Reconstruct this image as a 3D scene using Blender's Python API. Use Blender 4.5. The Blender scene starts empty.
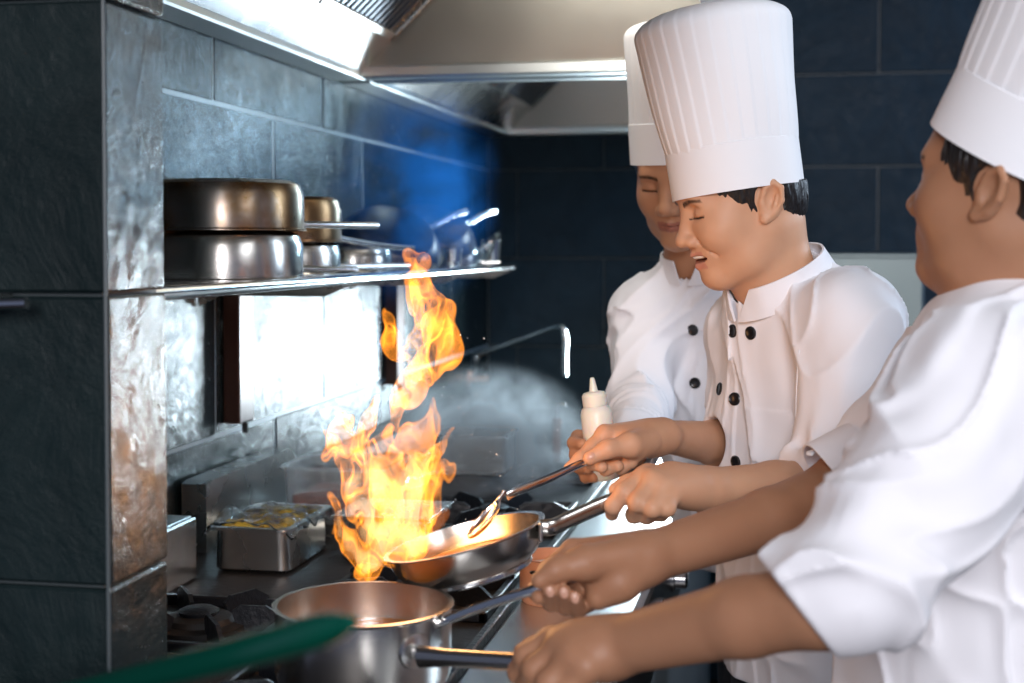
import bpy, math, random
import numpy as np
from mathutils import Matrix, Vector

random.seed(7); np.random.seed(7)
SC = bpy.context.scene
COL = SC.collection
R = math.radians

# ------------------------------------------------------------------ camera
FPX, YAW, PITCH, PV = 1400.0, 11.23, 1.8, 289.0
CAM = np.array([0.0, 0.0, 1.47])
cd = bpy.data.cameras.new('camera'); cam = bpy.data.objects.new('camera', cd); COL.objects.link(cam)
cam.location = CAM; cam.rotation_euler = (R(90 - PITCH), 0, R(YAW))
cd.sensor_width = 36; cd.lens = 36 * FPX / 1024
cd.shift_y = -(341.5 - PV) / 1024
cd.clip_start = 0.05
cd.dof.use_dof = True; cd.dof.focus_distance = 1.93; cd.dof.aperture_fstop = 3.8
SC.camera = cam
ROT = np.array(cam.rotation_euler.to_matrix())

def ray(u, v):
    d = ROT @ np.array([(u - 512) / FPX, -(v - PV) / FPX, -1.0])
    return d
def W(u, v, Y):
    d = ray(u, v); return CAM + d * (Y / d[1])
def WX(u, v, X):
    d = ray(u, v); return CAM + d * (X / d[0])
def WZ(u, v, z):
    d = ray(u, v); return CAM + d * ((z - CAM[2]) / d[2])

# ------------------------------------------------------------------ world, lights, exposure
SC.view_settings.view_transform = 'Standard'; SC.view_settings.look = 'None'
SC.view_settings.gamma = 1; SC.view_settings.use_curve_mapping = False
SC.view_settings.exposure = 0.0
SC.cycles.use_denoising = True
SC.cycles.max_bounces = 8; SC.cycles.transparent_max_bounces = 12
SC.cycles.sample_clamp_indirect = 6.0
SC.cycles.volume_step_rate = 2.0
SC.cycles.volume_max_steps = 128
w = bpy.data.worlds.new('world'); SC.world = w; w.use_nodes = True
w.node_tree.nodes['Background'].inputs[0].default_value = (0.50, 0.60, 0.95, 1)
w.node_tree.nodes['Background'].inputs[1].default_value = 0.20

def area(name, loc, target, size, power, color, size_y=None, spread=None):
    l = bpy.data.lights.new(name, 'AREA'); o = bpy.data.objects.new(name, l); COL.objects.link(o)
    l.size = size; l.energy = power; l.color = color
    if size_y: l.shape = 'RECTANGLE'; l.size_y = size_y
    if spread: l.spread = R(spread)
    o.location = loc
    o.rotation_euler = (Vector(target) - Vector(loc)).to_track_quat('-Z', 'Y').to_euler()
    return o
# strobe standing behind the second and third cook, aimed at the tiled wall and the shelf
area('strobe_behind_cooks', (-0.36, 4.30, 1.13), (-1.02, 2.7, 1.30), 0.30, 18, (0.74, 0.91, 1.0), spread=150)
# added soft key above and behind the camera, brightens the cooks
area('soft_key', (0.30, -2.3, 2.35), (0.05, 2.0, 1.3), 1.4, 42, (0.98, 0.96, 1.0), spread=100)
area('side_rim_fill', (1.5, 0.5, 2.6), (0.15, 1.9, 1.2), 0.9, 6, (0.90, 0.94, 1.0), spread=100)  # added rim light for the cooks, from the right
area('back_right_fill', (1.9, 3.2, 2.2), (0.2, 1.7, 1.2), 0.9, 13, (0.66, 0.82, 1.0), spread=100)  # added cool fill from the back right, no real window
area('blue_wall_wash', (2.3, 3.5, 2.5), (0.6, 4.7, 1.6), 0.8, 10, (0.16, 0.48, 1.0), spread=120)
# added blue light below the far hood, for the wall above the shelf
area('blue_wall_fill', (-0.26, 3.75, CAM[2] + 0.35), (-1.0, 2.9, CAM[2] + 0.1), 0.10, 3.5, (0.50, 0.78, 1.0), size_y=0.35, spread=105)
area('near_hood_fill', (-0.42, 2.25, CAM[2] + 0.66), (-0.45, 2.9, CAM[2] + 0.2), 0.25, 3.2, (1.0, 0.95, 0.86), spread=150)  # added light inside the near hood, brightens its end panel
# the fire itself
def point(name, loc, power, color, r):
    l = bpy.data.lights.new(name, 'POINT'); o = bpy.data.objects.new(name, l); COL.objects.link(o)
    l.energy = power; l.color = color; l.shadow_soft_size = r; o.location = loc
point('fire_glow', W(412, 478, 1.64), 1.5, (1.0, 0.52, 0.22), 0.06)
point('fire_glow_high', W(436, 350, 1.72), 1.0, (1.0, 0.48, 0.16), 0.04)

# ------------------------------------------------------------------ materials
def nmat(name):
    m = bpy.data.materials.new(name); m.use_nodes = True
    nt = m.node_tree; b = nt.nodes['Principled BSDF']
    return m, nt, b
def setp(b, **k):
    al = {'base': 'Base Color', 'rough': 'Roughness', 'metal': 'Metallic', 'spec': 'Specular IOR Level', 'trans': 'Transmission Weight',
          'ior': 'IOR', 'alpha': 'Alpha', 'sss': 'Subsurface Weight', 'sheen': 'Sheen Weight', 'coat': 'Coat Weight', 'aniso': 'Anisotropic'}
    for a, v in k.items():
        if a in ('base',) and len(v) == 3: v = (*v, 1)
        b.inputs[al[a]].default_value = v
def node(nt, t, **k):
    n = nt.nodes.new(t)
    for a, v in k.items():
        if isinstance(a, str) and hasattr(n, a): setattr(n, a, v)
        else: n.inputs[a].default_value = v
    return n
def texco(nt, scale=(1, 1, 1), kind='Object', rot=(0, 0, 0)):
    tc = nt.nodes.new('ShaderNodeTexCoord'); mp = nt.nodes.new('ShaderNodeMapping')
    mp.inputs['Scale'].default_value = scale; mp.inputs['Rotation'].default_value = rot
    nt.links.new(tc.outputs[kind], mp.inputs[0]); return mp.outputs[0]
def noise(nt, vec, scale, detail=4, rough=0.6, dist=0.0):
    n = nt.nodes.new('ShaderNodeTexNoise'); n.inputs['Scale'].default_value = scale
    n.inputs['Detail'].default_value = detail; n.inputs['Roughness'].default_value = rough; n.inputs['Distortion'].default_value = dist
    nt.links.new(vec, n.inputs['Vector']); return n
def ramp(nt, fac, stops):
    r = nt.nodes.new('ShaderNodeValToRGB'); e = r.color_ramp.elements
    while len(e) < len(stops): e.new(0.5)
    for i, (p, c) in enumerate(stops):
        e[i].position = p; e[i].color = c if len(c) == 4 else (*c, 1)
    nt.links.new(fac, r.inputs[0]); return r
def bump(nt, b, h, strength, dist, prev=None):
    n = nt.nodes.new('ShaderNodeBump'); n.inputs['Strength'].default_value = strength; n.inputs['Distance'].default_value = dist
    nt.links.new(h, n.inputs['Height'])
    if prev: nt.links.new(prev, n.inputs['Normal'])
    nt.links.new(n.outputs[0], b.inputs['Normal']); return n.outputs[0]

def simple(name, base, rough=0.5, metal=0.0, bs=0, bd=0.001, bscale=60, **k):
    m, nt, b = nmat(name); setp(b, base=base, rough=rough, metal=metal, **k)
    if bs:
        v = texco(nt); n = noise(nt, v, bscale); bump(nt, b, n.outputs[0], bs, bd)
    return m

def slate(name, base, hi, spec=0.65, rl=0.10, rh=0.36):
    m, nt, b = nmat(name); v = texco(nt)
    n1 = noise(nt, v, 5, 8, 0.65, 1.2); n2 = noise(nt, v, 34, 7, 0.75, 0.8)
    rp = ramp(nt, n1.outputs[0], [(0.3, base), (0.75, hi)]); nt.links.new(rp.outputs[0], b.inputs['Base Color'])
    rr = ramp(nt, n2.outputs[0], [(0.3, (rl,) * 3), (0.8, (rh,) * 3)]); nt.links.new(rr.outputs[0], b.inputs['Roughness'])
    setp(b, spec=spec)
    vm = texco(nt, (1, 1, 2.2), rot=(0.5, 0.3, 0.0))
    vo = nt.nodes.new('ShaderNodeTexNoise'); vo.noise_type = 'RIDGED_MULTIFRACTAL'; vo.inputs['Scale'].default_value = 3.2
    vo.inputs['Detail'].default_value = 5; vo.inputs['Distortion'].default_value = 0.7; nt.links.new(vm, vo.inputs['Vector'])
    p = bump(nt, b, vo.outputs[0], 0.35, 0.006)
    p = bump(nt, b, n1.outputs[0], 0.5, 0.016, p)
    bump(nt, b, n2.outputs[0], 0.5, 0.0035, p)
    return m

def steel(name, base=(0.62, 0.61, 0.59), rough=0.27, axis=(1, 1, 60), burn=None, smudge=0.10):
    m, nt, b = nmat(name); setp(b, base=base, rough=rough, metal=1.0)
    v = texco(nt, axis); n = noise(nt, v, 12, 3, 0.5)
    vs = texco(nt); n2 = noise(nt, vs, 5, 5, 0.6)
    mx = node(nt, 'ShaderNodeMath', operation='MULTIPLY_ADD'); nt.links.new(n2.outputs[0], mx.inputs[0])
    mx.inputs[1].default_value = smudge * 2; mx.inputs[2].default_value = max(rough - smudge, 0.05)
    nt.links.new(mx.outputs[0], b.inputs['Roughness'])
    bump(nt, b, n.outputs[0], 0.12, 0.0006)
    if burn:   # heat tint stains, patches with a shape of their own
        rp = ramp(nt, n2.outputs[0], [(0.38, base), (0.52, burn[0]), (0.68, burn[1])])
        nt.links.new(rp.outputs[0], b.inputs['Base Color'])
    return m

M = {}
M['slate'] = slate('slate_tile', (0.006, 0.012, 0.014), (0.018, 0.028, 0.030))
M['slate_blue_lit'] = slate('slate_tile_blue_lit', (0.006, 0.018, 0.028), (0.012, 0.032, 0.048), 0.22, 0.4, 0.7)  # slate copy with the blue light on the back wall mixed into its colour
M['slate_shaded'] = slate('slate_tile_shaded', (0.004, 0.010, 0.011), (0.012, 0.022, 0.023), 0.18, 0.35, 0.65)  # darker slate copy, its colour holding the shade on the wing wall's front
M['grout'] = simple('grout', (0.06, 0.075, 0.08), 0.45, bs=0.4)
M['grout_lit'] = simple('lit_grout', (0.30, 0.35, 0.37), 0.35, bs=0.4)  # paler joints: highlights along the tile edges put into the colour
M['floor'] = simple('floor_tile', (0.05, 0.035, 0.03), 0.4, bs=0.3)
M['ceiling'] = simple('ceiling_paint', (0.25, 0.25, 0.25), 0.8)
M['steel'] = steel('brushed_steel')
M['hood_steel'] = steel('hood_steel', (0.60, 0.58, 0.52), 0.36, (40, 1, 1))
M['steel_polish'] = steel('polished_steel', (0.72, 0.72, 0.72), 0.16, smudge=0.06)
M['pot_steel'] = steel('pot_steel', (0.55, 0.52, 0.48), 0.24, (1, 1, 90))
M['pot_burnt'] = steel('burnt_pot_steel', (0.40, 0.36, 0.33), 0.27, (1, 1, 90), burn=((0.26, 0.16, 0.08), (0.13, 0.07, 0.035)))
M['pan_burnt'] = steel('sooty_pan_bottom', (0.22, 0.22, 0.24), 0.33, (1, 1, 60), burn=((0.10, 0.075, 0.06), (0.03, 0.022, 0.018)))
M['counter'] = steel('counter_steel', (0.66, 0.68, 0.68), 0.34, (60, 1, 1))
M['iron'] = simple('cast_iron', (0.010, 0.012, 0.016), 0.36, 0.0, bs=0.6, bd=0.003, bscale=90)
M['burner'] = simple('burner_metal', (0.014, 0.012, 0.011), 0.55, 0.0, bs=0.5, bd=0.002)
M['filter'] = simple('filter_metal', (0.10, 0.11, 0.13), 0.35, 0.9)
M['post'] = simple('brown_post', (0.07, 0.035, 0.028), 0.35, 0.5)
M['black'] = simple('black_plastic', (0.008, 0.008, 0.010), 0.30)
M['navy'] = simple('navy_trim', (0.01, 0.014, 0.035), 0.7)
M['wood'] = simple('brown_handle', (0.16, 0.045, 0.02), 0.4, bs=0.3)
M['trousers'] = simple('black_trousers', (0.012, 0.012, 0.014), 0.85, bs=0.4, bd=0.004, bscale=20)
M['shoe'] = simple('black_shoe', (0.01, 0.01, 0.01), 0.35)
M['clear'] = simple('clear_plastic', (0.92, 0.95, 0.96), 0.14, trans=0.92, ior=1.25)
M['film'] = simple('cling_film', (0.97, 0.98, 1.0), 0.05, trans=1.0, ior=1.2, bs=0.9, bd=0.01, bscale=30)
M['bottle'] = simple('milky_plastic', (0.86, 0.80, 0.72), 0.35, sss=0.4)
M['sauce'] = simple('chilli_sauce', (0.16, 0.018, 0.008), 0.25, bs=1.0, bd=0.006, bscale=150)
M['yellow'] = simple('yellow_food', (0.78, 0.50, 0.03), 0.4)
M['copper'] = simple('copper', (0.80, 0.42, 0.26), 0.33, 0.9)
M['peach'] = simple('peach_bowl', (0.72, 0.38, 0.24), 0.4)
M['green'] = simple('green_tube', (0.0, 0.055, 0.034), 0.15)
M['red'] = simple('red_plastic', (0.5, 0.01, 0.01), 0.3)
M['stew'] = simple('stew', (0.38, 0.13, 0.018), 0.2, bs=0.8, bd=0.005, bscale=90)
M['teeth'] = simple('teeth', (0.85, 0.80, 0.72), 0.25)

def cloth(name, base):
    m, nt, b = nmat(name); setp(b, base=base, rough=0.85, sheen=0.15)
    v = texco(nt, (1, 1, 0.45)); n = noise(nt, v, 9, 2, 0.5, 0.8); v2 = texco(nt); n2 = noise(nt, v2, 900, 2)
    p = bump(nt, b, n.outputs[0], 0.45, 0.02); bump(nt, b, n2.outputs[0], 0.08, 0.0006, p)
    return m
M['cloth'] = cloth('white_cotton', (0.80, 0.79, 0.82))
M['paper'] = simple('white_paper', (0.84, 0.84, 0.86), 0.8, bs=0.15, bd=0.002, bscale=40)

def attrmat(name, rough, sss=0.0, spec=0.4, bs=0.25):
    m, nt, b = nmat(name); a = nt.nodes.new('ShaderNodeAttribute'); a.attribute_name = 'Col'
    v = texco(nt); n = noise(nt, v, 160, 4, 0.6); n2 = noise(nt, v, 14, 3)
    mx = nt.nodes.new('ShaderNodeMix'); mx.data_type = 'RGBA'; mx.blend_type = 'MULTIPLY'; mx.inputs[0].default_value = 0.35
    rp = ramp(nt, n2.outputs[0], [(0.35, (0.84, 0.74, 0.70)), (0.65, (1.05, 1.03, 1.0))])
    nt.links.new(a.outputs[0], mx.inputs[6]); nt.links.new(rp.outputs[0], mx.inputs[7]); nt.links.new(mx.outputs[2], b.inputs['Base Color'])
    setp(b, rough=rough + .06, spec=spec - .1, sss=sss)
    b.inputs['Subsurface Radius'].default_value = (0.012, 0.005, 0.003); b.inputs['Subsurface Scale'].default_value = 0.5
    bump(nt, b, n.outputs[0], bs, 0.0007); return m
M['skin'] = attrmat('skin', 0.42, 0.12)
def hairmat():
    m, nt, b = nmat('hair'); setp(b, base=(0.010, 0.008, 0.008), rough=0.38, spec=0.5)
    v = texco(nt, (1, 1, 0.12)); n = noise(nt, v, 420, 2); bump(nt, b, n.outputs[0], 0.8, 0.002); return m
M['hair'] = hairmat()

# ------------------------------------------------------------------ object helpers
def tag(o, label=None, cat=None, group=None, kind=None):
    if label: o['label'] = label
    if cat: o['category'] = cat
    if group: o['group'] = group
    if kind: o['kind'] = kind
    return o
def empty(name, loc, label, cat, group=None):
    o = bpy.data.objects.new(name, None); COL.objects.link(o); o.location = [float(x) for x in loc]
    o.empty_display_size = 0.05
    bpy.context.view_layer.update()
    return tag(o, label, cat, group)
def mkmesh(name, verts, faces, mat, parent=None, smooth=True, auto=None):
    me = bpy.data.meshes.new(name)
    V = np.asarray(verts, dtype=np.float64)
    me.from_pydata(V.tolist(), [], [tuple(int(i) for i in f) for f in faces])
    me.update()
    if smooth: me.polygons.foreach_set('use_smooth', [True] * len(me.polygons))
    if auto is not None:
        try: me.set_sharp_from_angle(angle=R(auto))
        except Exception: pass
    if isinstance(mat, (list, tuple)):
        for x in mat: me.materials.append(x)
    elif mat: me.materials.append(mat)
    o = bpy.data.objects.new(name, me); COL.objects.link(o)
    if parent is not None: attach(o, parent)
    return o
def attach(o, parent):
    o.parent = parent
    # vertices are written in world space: cancel the parent's place
    m = Matrix.Identity(4); p = parent; chain = []
    while p is not None: chain.append(p); p = p.parent
    for q in reversed(chain): m = m @ q.matrix_parent_inverse @ q.matrix_basis
    o.matrix_parent_inverse = m.inverted()

class MB:
    def __init__(s): s.v = []; s.f = []
    def add(s, v, f):
        n = len(s.v); s.v += [tuple(map(float, x)) for x in v]; s.f += [tuple(i + n for i in q) for q in f]; return s
    def box(s, lo, hi, bev=0.0, Mx=None):
        lo = np.array(lo, float); hi = np.array(hi, float); c = (lo + hi) / 2; h = (hi - lo) / 2
        b = min(bev, *(h * 0.9)) if bev else 0
        if b <= 0:
            P = [(sx, sy, sz) for sx in (-1, 1) for sy in (-1, 1) for sz in (-1, 1)]
            V = [c + h * np.array(p) for p in P]
            Fc = [(0, 1, 3, 2), (4, 6, 7, 5), (0, 4, 5, 1), (2, 3, 7, 6), (0, 2, 6, 4), (1, 5, 7, 3)]
        else:
            V = []; ix = {}
            for sx in (-1, 1):
                for sy in (-1, 1):
                    for sz in (-1, 1):
                        for a in range(3):
                            q = h - b; q[a] = h[a]
                            ix[(sx, sy, sz, a)] = len(V); V.append(c + q * np.array((sx, sy, sz)))
            Fc = []
            for a in range(3):
                u_, v_ = [k for k in range(3) if k != a]
                for sg in (-1, 1):
                    q = []
                    for (p1, p2) in ((-1, -1), (1, -1), (1, 1), (-1, 1)):
                        k = [0, 0, 0]; k[a] = sg; k[u_] = p1; k[v_] = p2; q.append(ix[(*k, a)])
                    Fc.append(tuple(q))
            for a in range(3):       # edges along a
                u_, v_ = [k for k in range(3) if k != a]
                for s1 in (-1, 1):
                    for s2 in (-1, 1):
                        q = []
                        for (sa, ax) in ((-1, u_), (1, u_), (1, v_), (-1, v_)):
                            k = [0, 0, 0]; k[a] = sa; k[u_] = s1; k[v_] = s2; q.append(ix[(*k, ax)])
                        Fc.append(tuple(q))
            for sx in (-1, 1):
                for sy in (-1, 1):
                    for sz in (-1, 1): Fc.append(tuple(ix[(sx, sy, sz, a)] for a in range(3)))
            V2 = np.array(V); F2 = []
            for q in Fc:       # orient outwards
                p = V2[list(q)]; n = np.cross(p[1] - p[0], p[2] - p[0])
                F2.append(q if np.dot(n, p.mean(0) - c) > 0 else q[::-1])
            Fc = F2
        if Mx is not None: V = [(np.array(Mx) @ np.append(x, 1))[:3] for x in V]
        return s.add(V, Fc)
    def tube(s, pts, rad, n=16, closed=True):
        pts = [np.array(p, float) for p in pts]; m = len(pts)
        rad = [rad] * m if np.isscalar(rad) else rad
        V = []; prev = None
        for i in range(m):
            t = pts[min(i + 1, m - 1)] - pts[max(i - 1, 0)]; t /= np.linalg.norm(t) + 1e-12
            if prev is None:
                a = np.array([0, 0, 1.0]) if abs(t[2]) < 0.9 else np.array([1.0, 0, 0])
                x = np.cross(a, t)
            else: x = prev - t * np.dot(prev, t)
            x /= np.linalg.norm(x); prev = x; y = np.cross(t, x)
            rr = rad[i]; ra, rb = (rr if not np.isscalar(rr) else (rr, rr))
            for k in range(n):
                an = 2 * math.pi * k / n; V.append(pts[i] + x * ra * math.cos(an) + y * rb * math.sin(an))
        F = []
        for i in range(m - 1):
            for k in range(n):
                a = i * n + k; b = i * n + (k + 1) % n; F.append((a, b, b + n, a + n))
        if closed: F.append(tuple(range(n))[::-1]); F.append(tuple((m - 1) * n + k for k in range(n)))
        return s.add(V, F)
    def lathe(s, prof, n=64, Mx=None):
        # prof: list of (r, z); closed loops meet at the axis
        V = []; F = []; m = len(prof)
        for (r, z) in prof:
            for k in range(n):
                a = 2 * math.pi * k / n; V.append((max(r, 1e-5) * math.cos(a), max(r, 1e-5) * math.sin(a), z))
        for i in range(m - 1):
            for k in range(n):
                a = i * n + k; b = i * n + (k + 1) % n; F.append((a, b, b + n, a + n))
        if Mx is not None: V = [(np.array(Mx) @ np.append(x, 1))[:3] for x in V]
        return s.add(V, F)
    def build(s, name, mat, parent=None, smooth=True, auto=35):
        return mkmesh(name, s.v, s.f, mat, parent, smooth, auto)

def T(loc, x=None, z=None):
    """4x4 placing local z along z, local x near x."""
    z = np.array(z if z is not None else (0, 0, 1), float); z /= np.linalg.norm(z)
    x = np.array(x if x is not None else (1, 0, 0), float); x = x - z * np.dot(x, z)
    if np.linalg.norm(x) < 1e-6: x = np.array([0, 1.0, 0]) - z * z[1]
    x /= np.linalg.norm(x); y = np.cross(z, x)
    m = np.eye(4); m[:3, 0] = x; m[:3, 1] = y; m[:3, 2] = z; m[:3, 3] = loc; return m
def bez(pts, n=24):
    """smooth curve through points (Catmull-Rom)"""
    P = [np.array(p, float) for p in pts]; P = [2 * P[0] - P[1]] + P + [2 * P[-1] - P[-2]]; out = []
    segs = len(P) - 3; per = max(2, n // segs)
    for i in range(segs):
        p0, p1, p2, p3 = P[i:i + 4]
        for k in range(per):
            t = k / per
            out.append(0.5 * ((2 * p1) + (-p0 + p2) * t + (2 * p0 - 5 * p1 + 4 * p2 - p3) * t * t + (-p0 + 3 * p1 - 3 * p2 + p3) * t ** 3))
    out.append(P[-2]); return out

# ------------------------------------------------------------------ signed distance modelling
_perm = np.random.RandomState(3).permutation(256).astype(np.int64)
_val = np.random.RandomState(4).rand(256).astype(np.float32) * 2 - 1
def vnoise(P):
    I = np.floor(P).astype(np.int64); Fr = (P - I).astype(np.float32); U = Fr * Fr * Fr * (Fr * (Fr * 6 - 15) + 10)
    def h(dx, dy, dz):
        a = _perm[(I[..., 0] + dx) & 255]; b = _perm[(a + I[..., 1] + dy) & 255]; return _val[_perm[(b + I[..., 2] + dz) & 255]]
    r = 0
    for dx in (0, 1):
        wx = U[..., 0] if dx else 1 - U[..., 0]
        for dy in (0, 1):
            wy = U[..., 1] if dy else 1 - U[..., 1]
            for dz in (0, 1):
                wz = U[..., 2] if dz else 1 - U[..., 2]
                r = r + h(dx, dy, dz) * wx * wy * wz
    return r
def cap(a, b, ra, rb):
    a = np.array(a, np.float32); b = np.array(b, np.float32); ba = b - a; L = float(ba @ ba) + 1e-12
    def f(P):
        pa = P - a; h = np.clip((pa @ ba) / L, 0, 1)
        d = pa - h[..., None] * ba
        return np.sqrt((d * d).sum(-1)) - (ra + (rb - ra) * h)
    return f
def ell(c, r, Rm=None):
    c = np.array(c, np.float32); r = np.array(r, np.float32)
    Rm = None if Rm is None else np.array(Rm, np.float32)
    def f(P):
        q = P - c
        if Rm is not None: q = q @ Rm
        k0 = np.sqrt(((q / r) ** 2).sum(-1)); k1 = np.sqrt(((q / (r * r)) ** 2).sum(-1)) + 1e-6
        return k0 * (k0 - 1) / k1
    return f
def plane(pt, n):
    pt = np.array(pt, np.float32); n = np.array(n, np.float32); n = n / np.linalg.norm(n)
    return lambda P: (P - pt) @ n
def smin(a, b, k):
    if k <= 0: return np.minimum(a, b)
    h = np.clip(0.5 + 0.5 * (b - a) / k, 0, 1); return b + (a - b) * h - k * h * (1 - h)
class Sdf:
    def __init__(s): s.ops = []
    def u(s, f, k=0.0): s.ops.append(('u', f, k)); return s
    def s(s, f, k=0.0): s.ops.append(('s', f, k)); return s
    def i(s, f, k=0.0): s.ops.append(('i', f, k)); return s
    def d(s, f, amp=0.01): s.ops.append(('d', f, amp)); return s
    def chain(s, pts, rad, k=0.0, k0=None):
        for j in range(len(pts) - 1):
            s.u(cap(pts[j], pts[j + 1], rad[j], rad[j + 1]), (k if j == 0 else min(k, .012)))
        return s
    @staticmethod
    def comb(t, D, f, k, P):
        d = f(P)
        if t == 'u': return smin(D, d, k)
        if t == 's': return -smin(-D, d, k)
        if t == 'i': return -smin(-D, -d, k)
        return D + d
    def ev(s, P):
        P = np.asarray(P, np.float32); D = np.full(P.shape[:-1], 10.0, np.float32)
        for (t, f, k) in s.ops: D = s.comb(t, D, f, k, P)
        return D
    def mesh(s, lo, hi, h, B=12, mar=1.7):
        lo = np.array(lo, np.float32); hi = np.array(hi, np.float32); nb = np.ceil((hi - lo) / (h * B)).astype(int)
        g = np.stack(np.meshgrid(*[np.arange(k) for k in nb], indexing='ij'), -1).reshape(-1, 3)
        C = lo + (g + 0.5) * B * h; diag = h * B * math.sqrt(3) / 2
        sel = np.abs(s.ev(C)) < diag * mar + 0.03; g = g[sel]; C = C[sel]
        ax = np.arange(B + 1); nd = np.stack(np.meshgrid(ax, ax, ax, indexing='ij'), -1).reshape(-1, 3)
        P = (lo + (g[:, None, :] * B + nd[None]) * h).astype(np.float32)
        D = np.full(P.shape[:2], 10.0, np.float32); cur = np.full(len(C), 10.0, np.float32)
        for (t, f, k) in s.ops:
            dc = f(C)
            if t == 'u': m = dc < cur + 2 * diag * mar + k
            elif t == 's': m = dc < -cur + 2 * diag * mar + k
            elif t == 'i': m = dc > cur - 2 * diag * mar - k
            else: m = np.abs(cur) < 1.0
            cur = s.comb(t, cur, f, k, C)
            ix = np.nonzero(m)[0]
            for c0 in range(0, len(ix), 200):
                j = ix[c0:c0 + 200]; D[j] = s.comb(t, D[j], f, k, P[j])
        n1 = B + 1; D = D.reshape(-1, n1, n1, n1); neg = D < 0
        # cells with a sign change
        cnt = sum(neg[:, a:a + B, b:b + B, c:c + B].astype(np.int8) for a in (0, 1) for b in (0, 1) for c in (0, 1))
        bi, ci, cj, ck = np.nonzero((cnt > 0) & (cnt < 8))
        if len(bi) == 0: return np.zeros((0, 3)), []
        S = np.zeros((len(bi), 3), np.float32); N = np.zeros(len(bi), np.float32)
        cor = [(a, b, c) for a in (0, 1) for b in (0, 1) for c in (0, 1)]
        for p in cor:
            for axx in range(3):
                if p[axx]: continue
                q = list(p); q[axx] = 1
                d0 = D[bi, ci + p[0], cj + p[1], ck + p[2]]; d1 = D[bi, ci + q[0], cj + q[1], ck + q[2]]
                m = (d0 < 0) != (d1 < 0); t = np.where(m, d0 / np.where(m, d0 - d1, 1), 0)
                pos = np.array(p, np.float32)[None].repeat(len(bi), 0); pos[:, axx] += t
                S += pos * m[:, None]; N += m
        V = lo + (g[bi] * B + np.stack([ci, cj, ck], -1) + S / N[:, None]) * h
        G = (g[bi] * B + np.stack([ci, cj, ck], -1)).astype(np.int64) + 2; BIG = 1 << 20
        key = (G[:, 0] * BIG + G[:, 1]) * BIG + G[:, 2]; order = np.argsort(key); ks = key[order]
        def look(Gq):
            kq = (Gq[:, 0] * BIG + Gq[:, 1]) * BIG + Gq[:, 2]; p = np.searchsorted(ks, kq); p = np.minimum(p, len(ks) - 1)
            ok = ks[p] == kq; return np.where(ok, order[p], -1)
        F = []
        for axx in range(3):
            a = neg[:, :B, :B, :B]; q = [slice(None)] + [slice(0, B)] * 3; q[axx + 1] = slice(1, B + 1); b2 = neg[tuple(q)]
            e = np.nonzero(a != b2); fl = a[e]
            Gn = (g[e[0]] * B + np.stack(e[1:], -1)).astype(np.int64) + 2
            u_, v_ = (axx + 1) % 3, (axx + 2) % 3; vs = []
            for (du, dv) in ((0, 0), (-1, 0), (-1, -1), (0, -1)):
                Q = Gn.copy(); Q[:, u_] += du; Q[:, v_] += dv; vs.append(look(Q))
            q = np.stack(vs, -1); ok = (q >= 0).all(-1); q = q[ok]; fl = fl[ok]
            q[~fl] = q[~fl][:, ::-1]; F.append(q)
        return V, np.concatenate(F)
    def obj(s, name, mat, lo, hi, h, parent=None, colf=None):
        V, F = s.mesh(lo, hi, h)
        me = bpy.data.meshes.new(name); nf = len(F)
        me.vertices.add(len(V)); me.vertices.foreach_set('co', np.asarray(V, np.float32).ravel())
        me.loops.add(nf * 4); me.loops.foreach_set('vertex_index', np.asarray(F, np.int32).ravel())
        me.polygons.add(nf); me.polygons.foreach_set('loop_start', np.arange(0, nf * 4, 4, dtype=np.int32))
        me.polygons.foreach_set('use_smooth', np.ones(nf, bool))
        me.update(calc_edges=True); me.validate()
        if colf is not None:
            c = np.ones((len(V), 4), np.float32); c[:, :3] = colf(np.asarray(V, np.float32))
            at = me.color_attributes.new('Col', 'FLOAT_COLOR', 'POINT')
            if len(at.data) == len(V): at.data.foreach_set('color', c.ravel())
        me.materials.append(mat)
        o = bpy.data.objects.new(name, me); COL.objects.link(o)
        if parent is not None: attach(o, parent)
        return o
    def hit(s, u, v, y0=1.0, y1=3.2):
        d = ray(u, v); d = d / d[1]; y = y0
        for _ in range(200):
            p = CAM + d * y; dd = float(s.ev(p[None])[0])
            if dd < 0.0004: break
            y += max(dd * 0.7, 0.0004)
            if y > y1: break
        e = 0.004; n = np.array([float(s.ev((p + e * ax)[None])[0]) - float(s.ev((p - e * ax)[None])[0]) for ax in np.eye(3)])
        return p, n / (np.linalg.norm(n) + 1e-9)

# ------------------------------------------------------------------ the room
def tiles(name, mat, origin, ua, va, na, ulen, vlen, tw, th, uo, vo, gap=0.005, depth=0.012, stagger=0.5, parent=None):
    """slate tiles of one wall face: one mesh"""
    origin, ua, va, na = [np.array(x, float) for x in (origin, ua, va, na)]
    mb = MB(); mx = np.eye(4); mx[:3, 0] = ua; mx[:3, 1] = va; mx[:3, 2] = na; mx[:3, 3] = origin
    j = 0; v = vo - th * math.ceil(vo / th)
    while v < vlen:
        row = int(round((v - vo) / th)); off = uo + (stagger * tw if row % 2 else 0)
        u = off - tw * math.ceil(off / tw) - (tw if off % tw else 0)
        while u < ulen:
            a, b = max(u, 0), min(u + tw, ulen); c, d = max(v, 0), min(v + th, vlen)
            if b - a > 0.02 and d - c > 0.02:
                dz = random.uniform(-0.0015, 0.0015)
                mb.box((a + gap / 2, c + gap / 2, 0.0), (b - gap / 2, d - gap / 2, depth + dz), 0.003, mx)
            u += tw
        v += th
    o = mb.build(name, mat, parent, smooth=False, auto=None)
    return o
CZ = CAM[2]; WXL = -1.02; YB = 4.72
def wallbox(name, lo, hi, mat=None):
    o = MB().box(lo, hi).build(name, mat or M['grout'], smooth=False, auto=None); o['kind'] = 'structure'; return o
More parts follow.
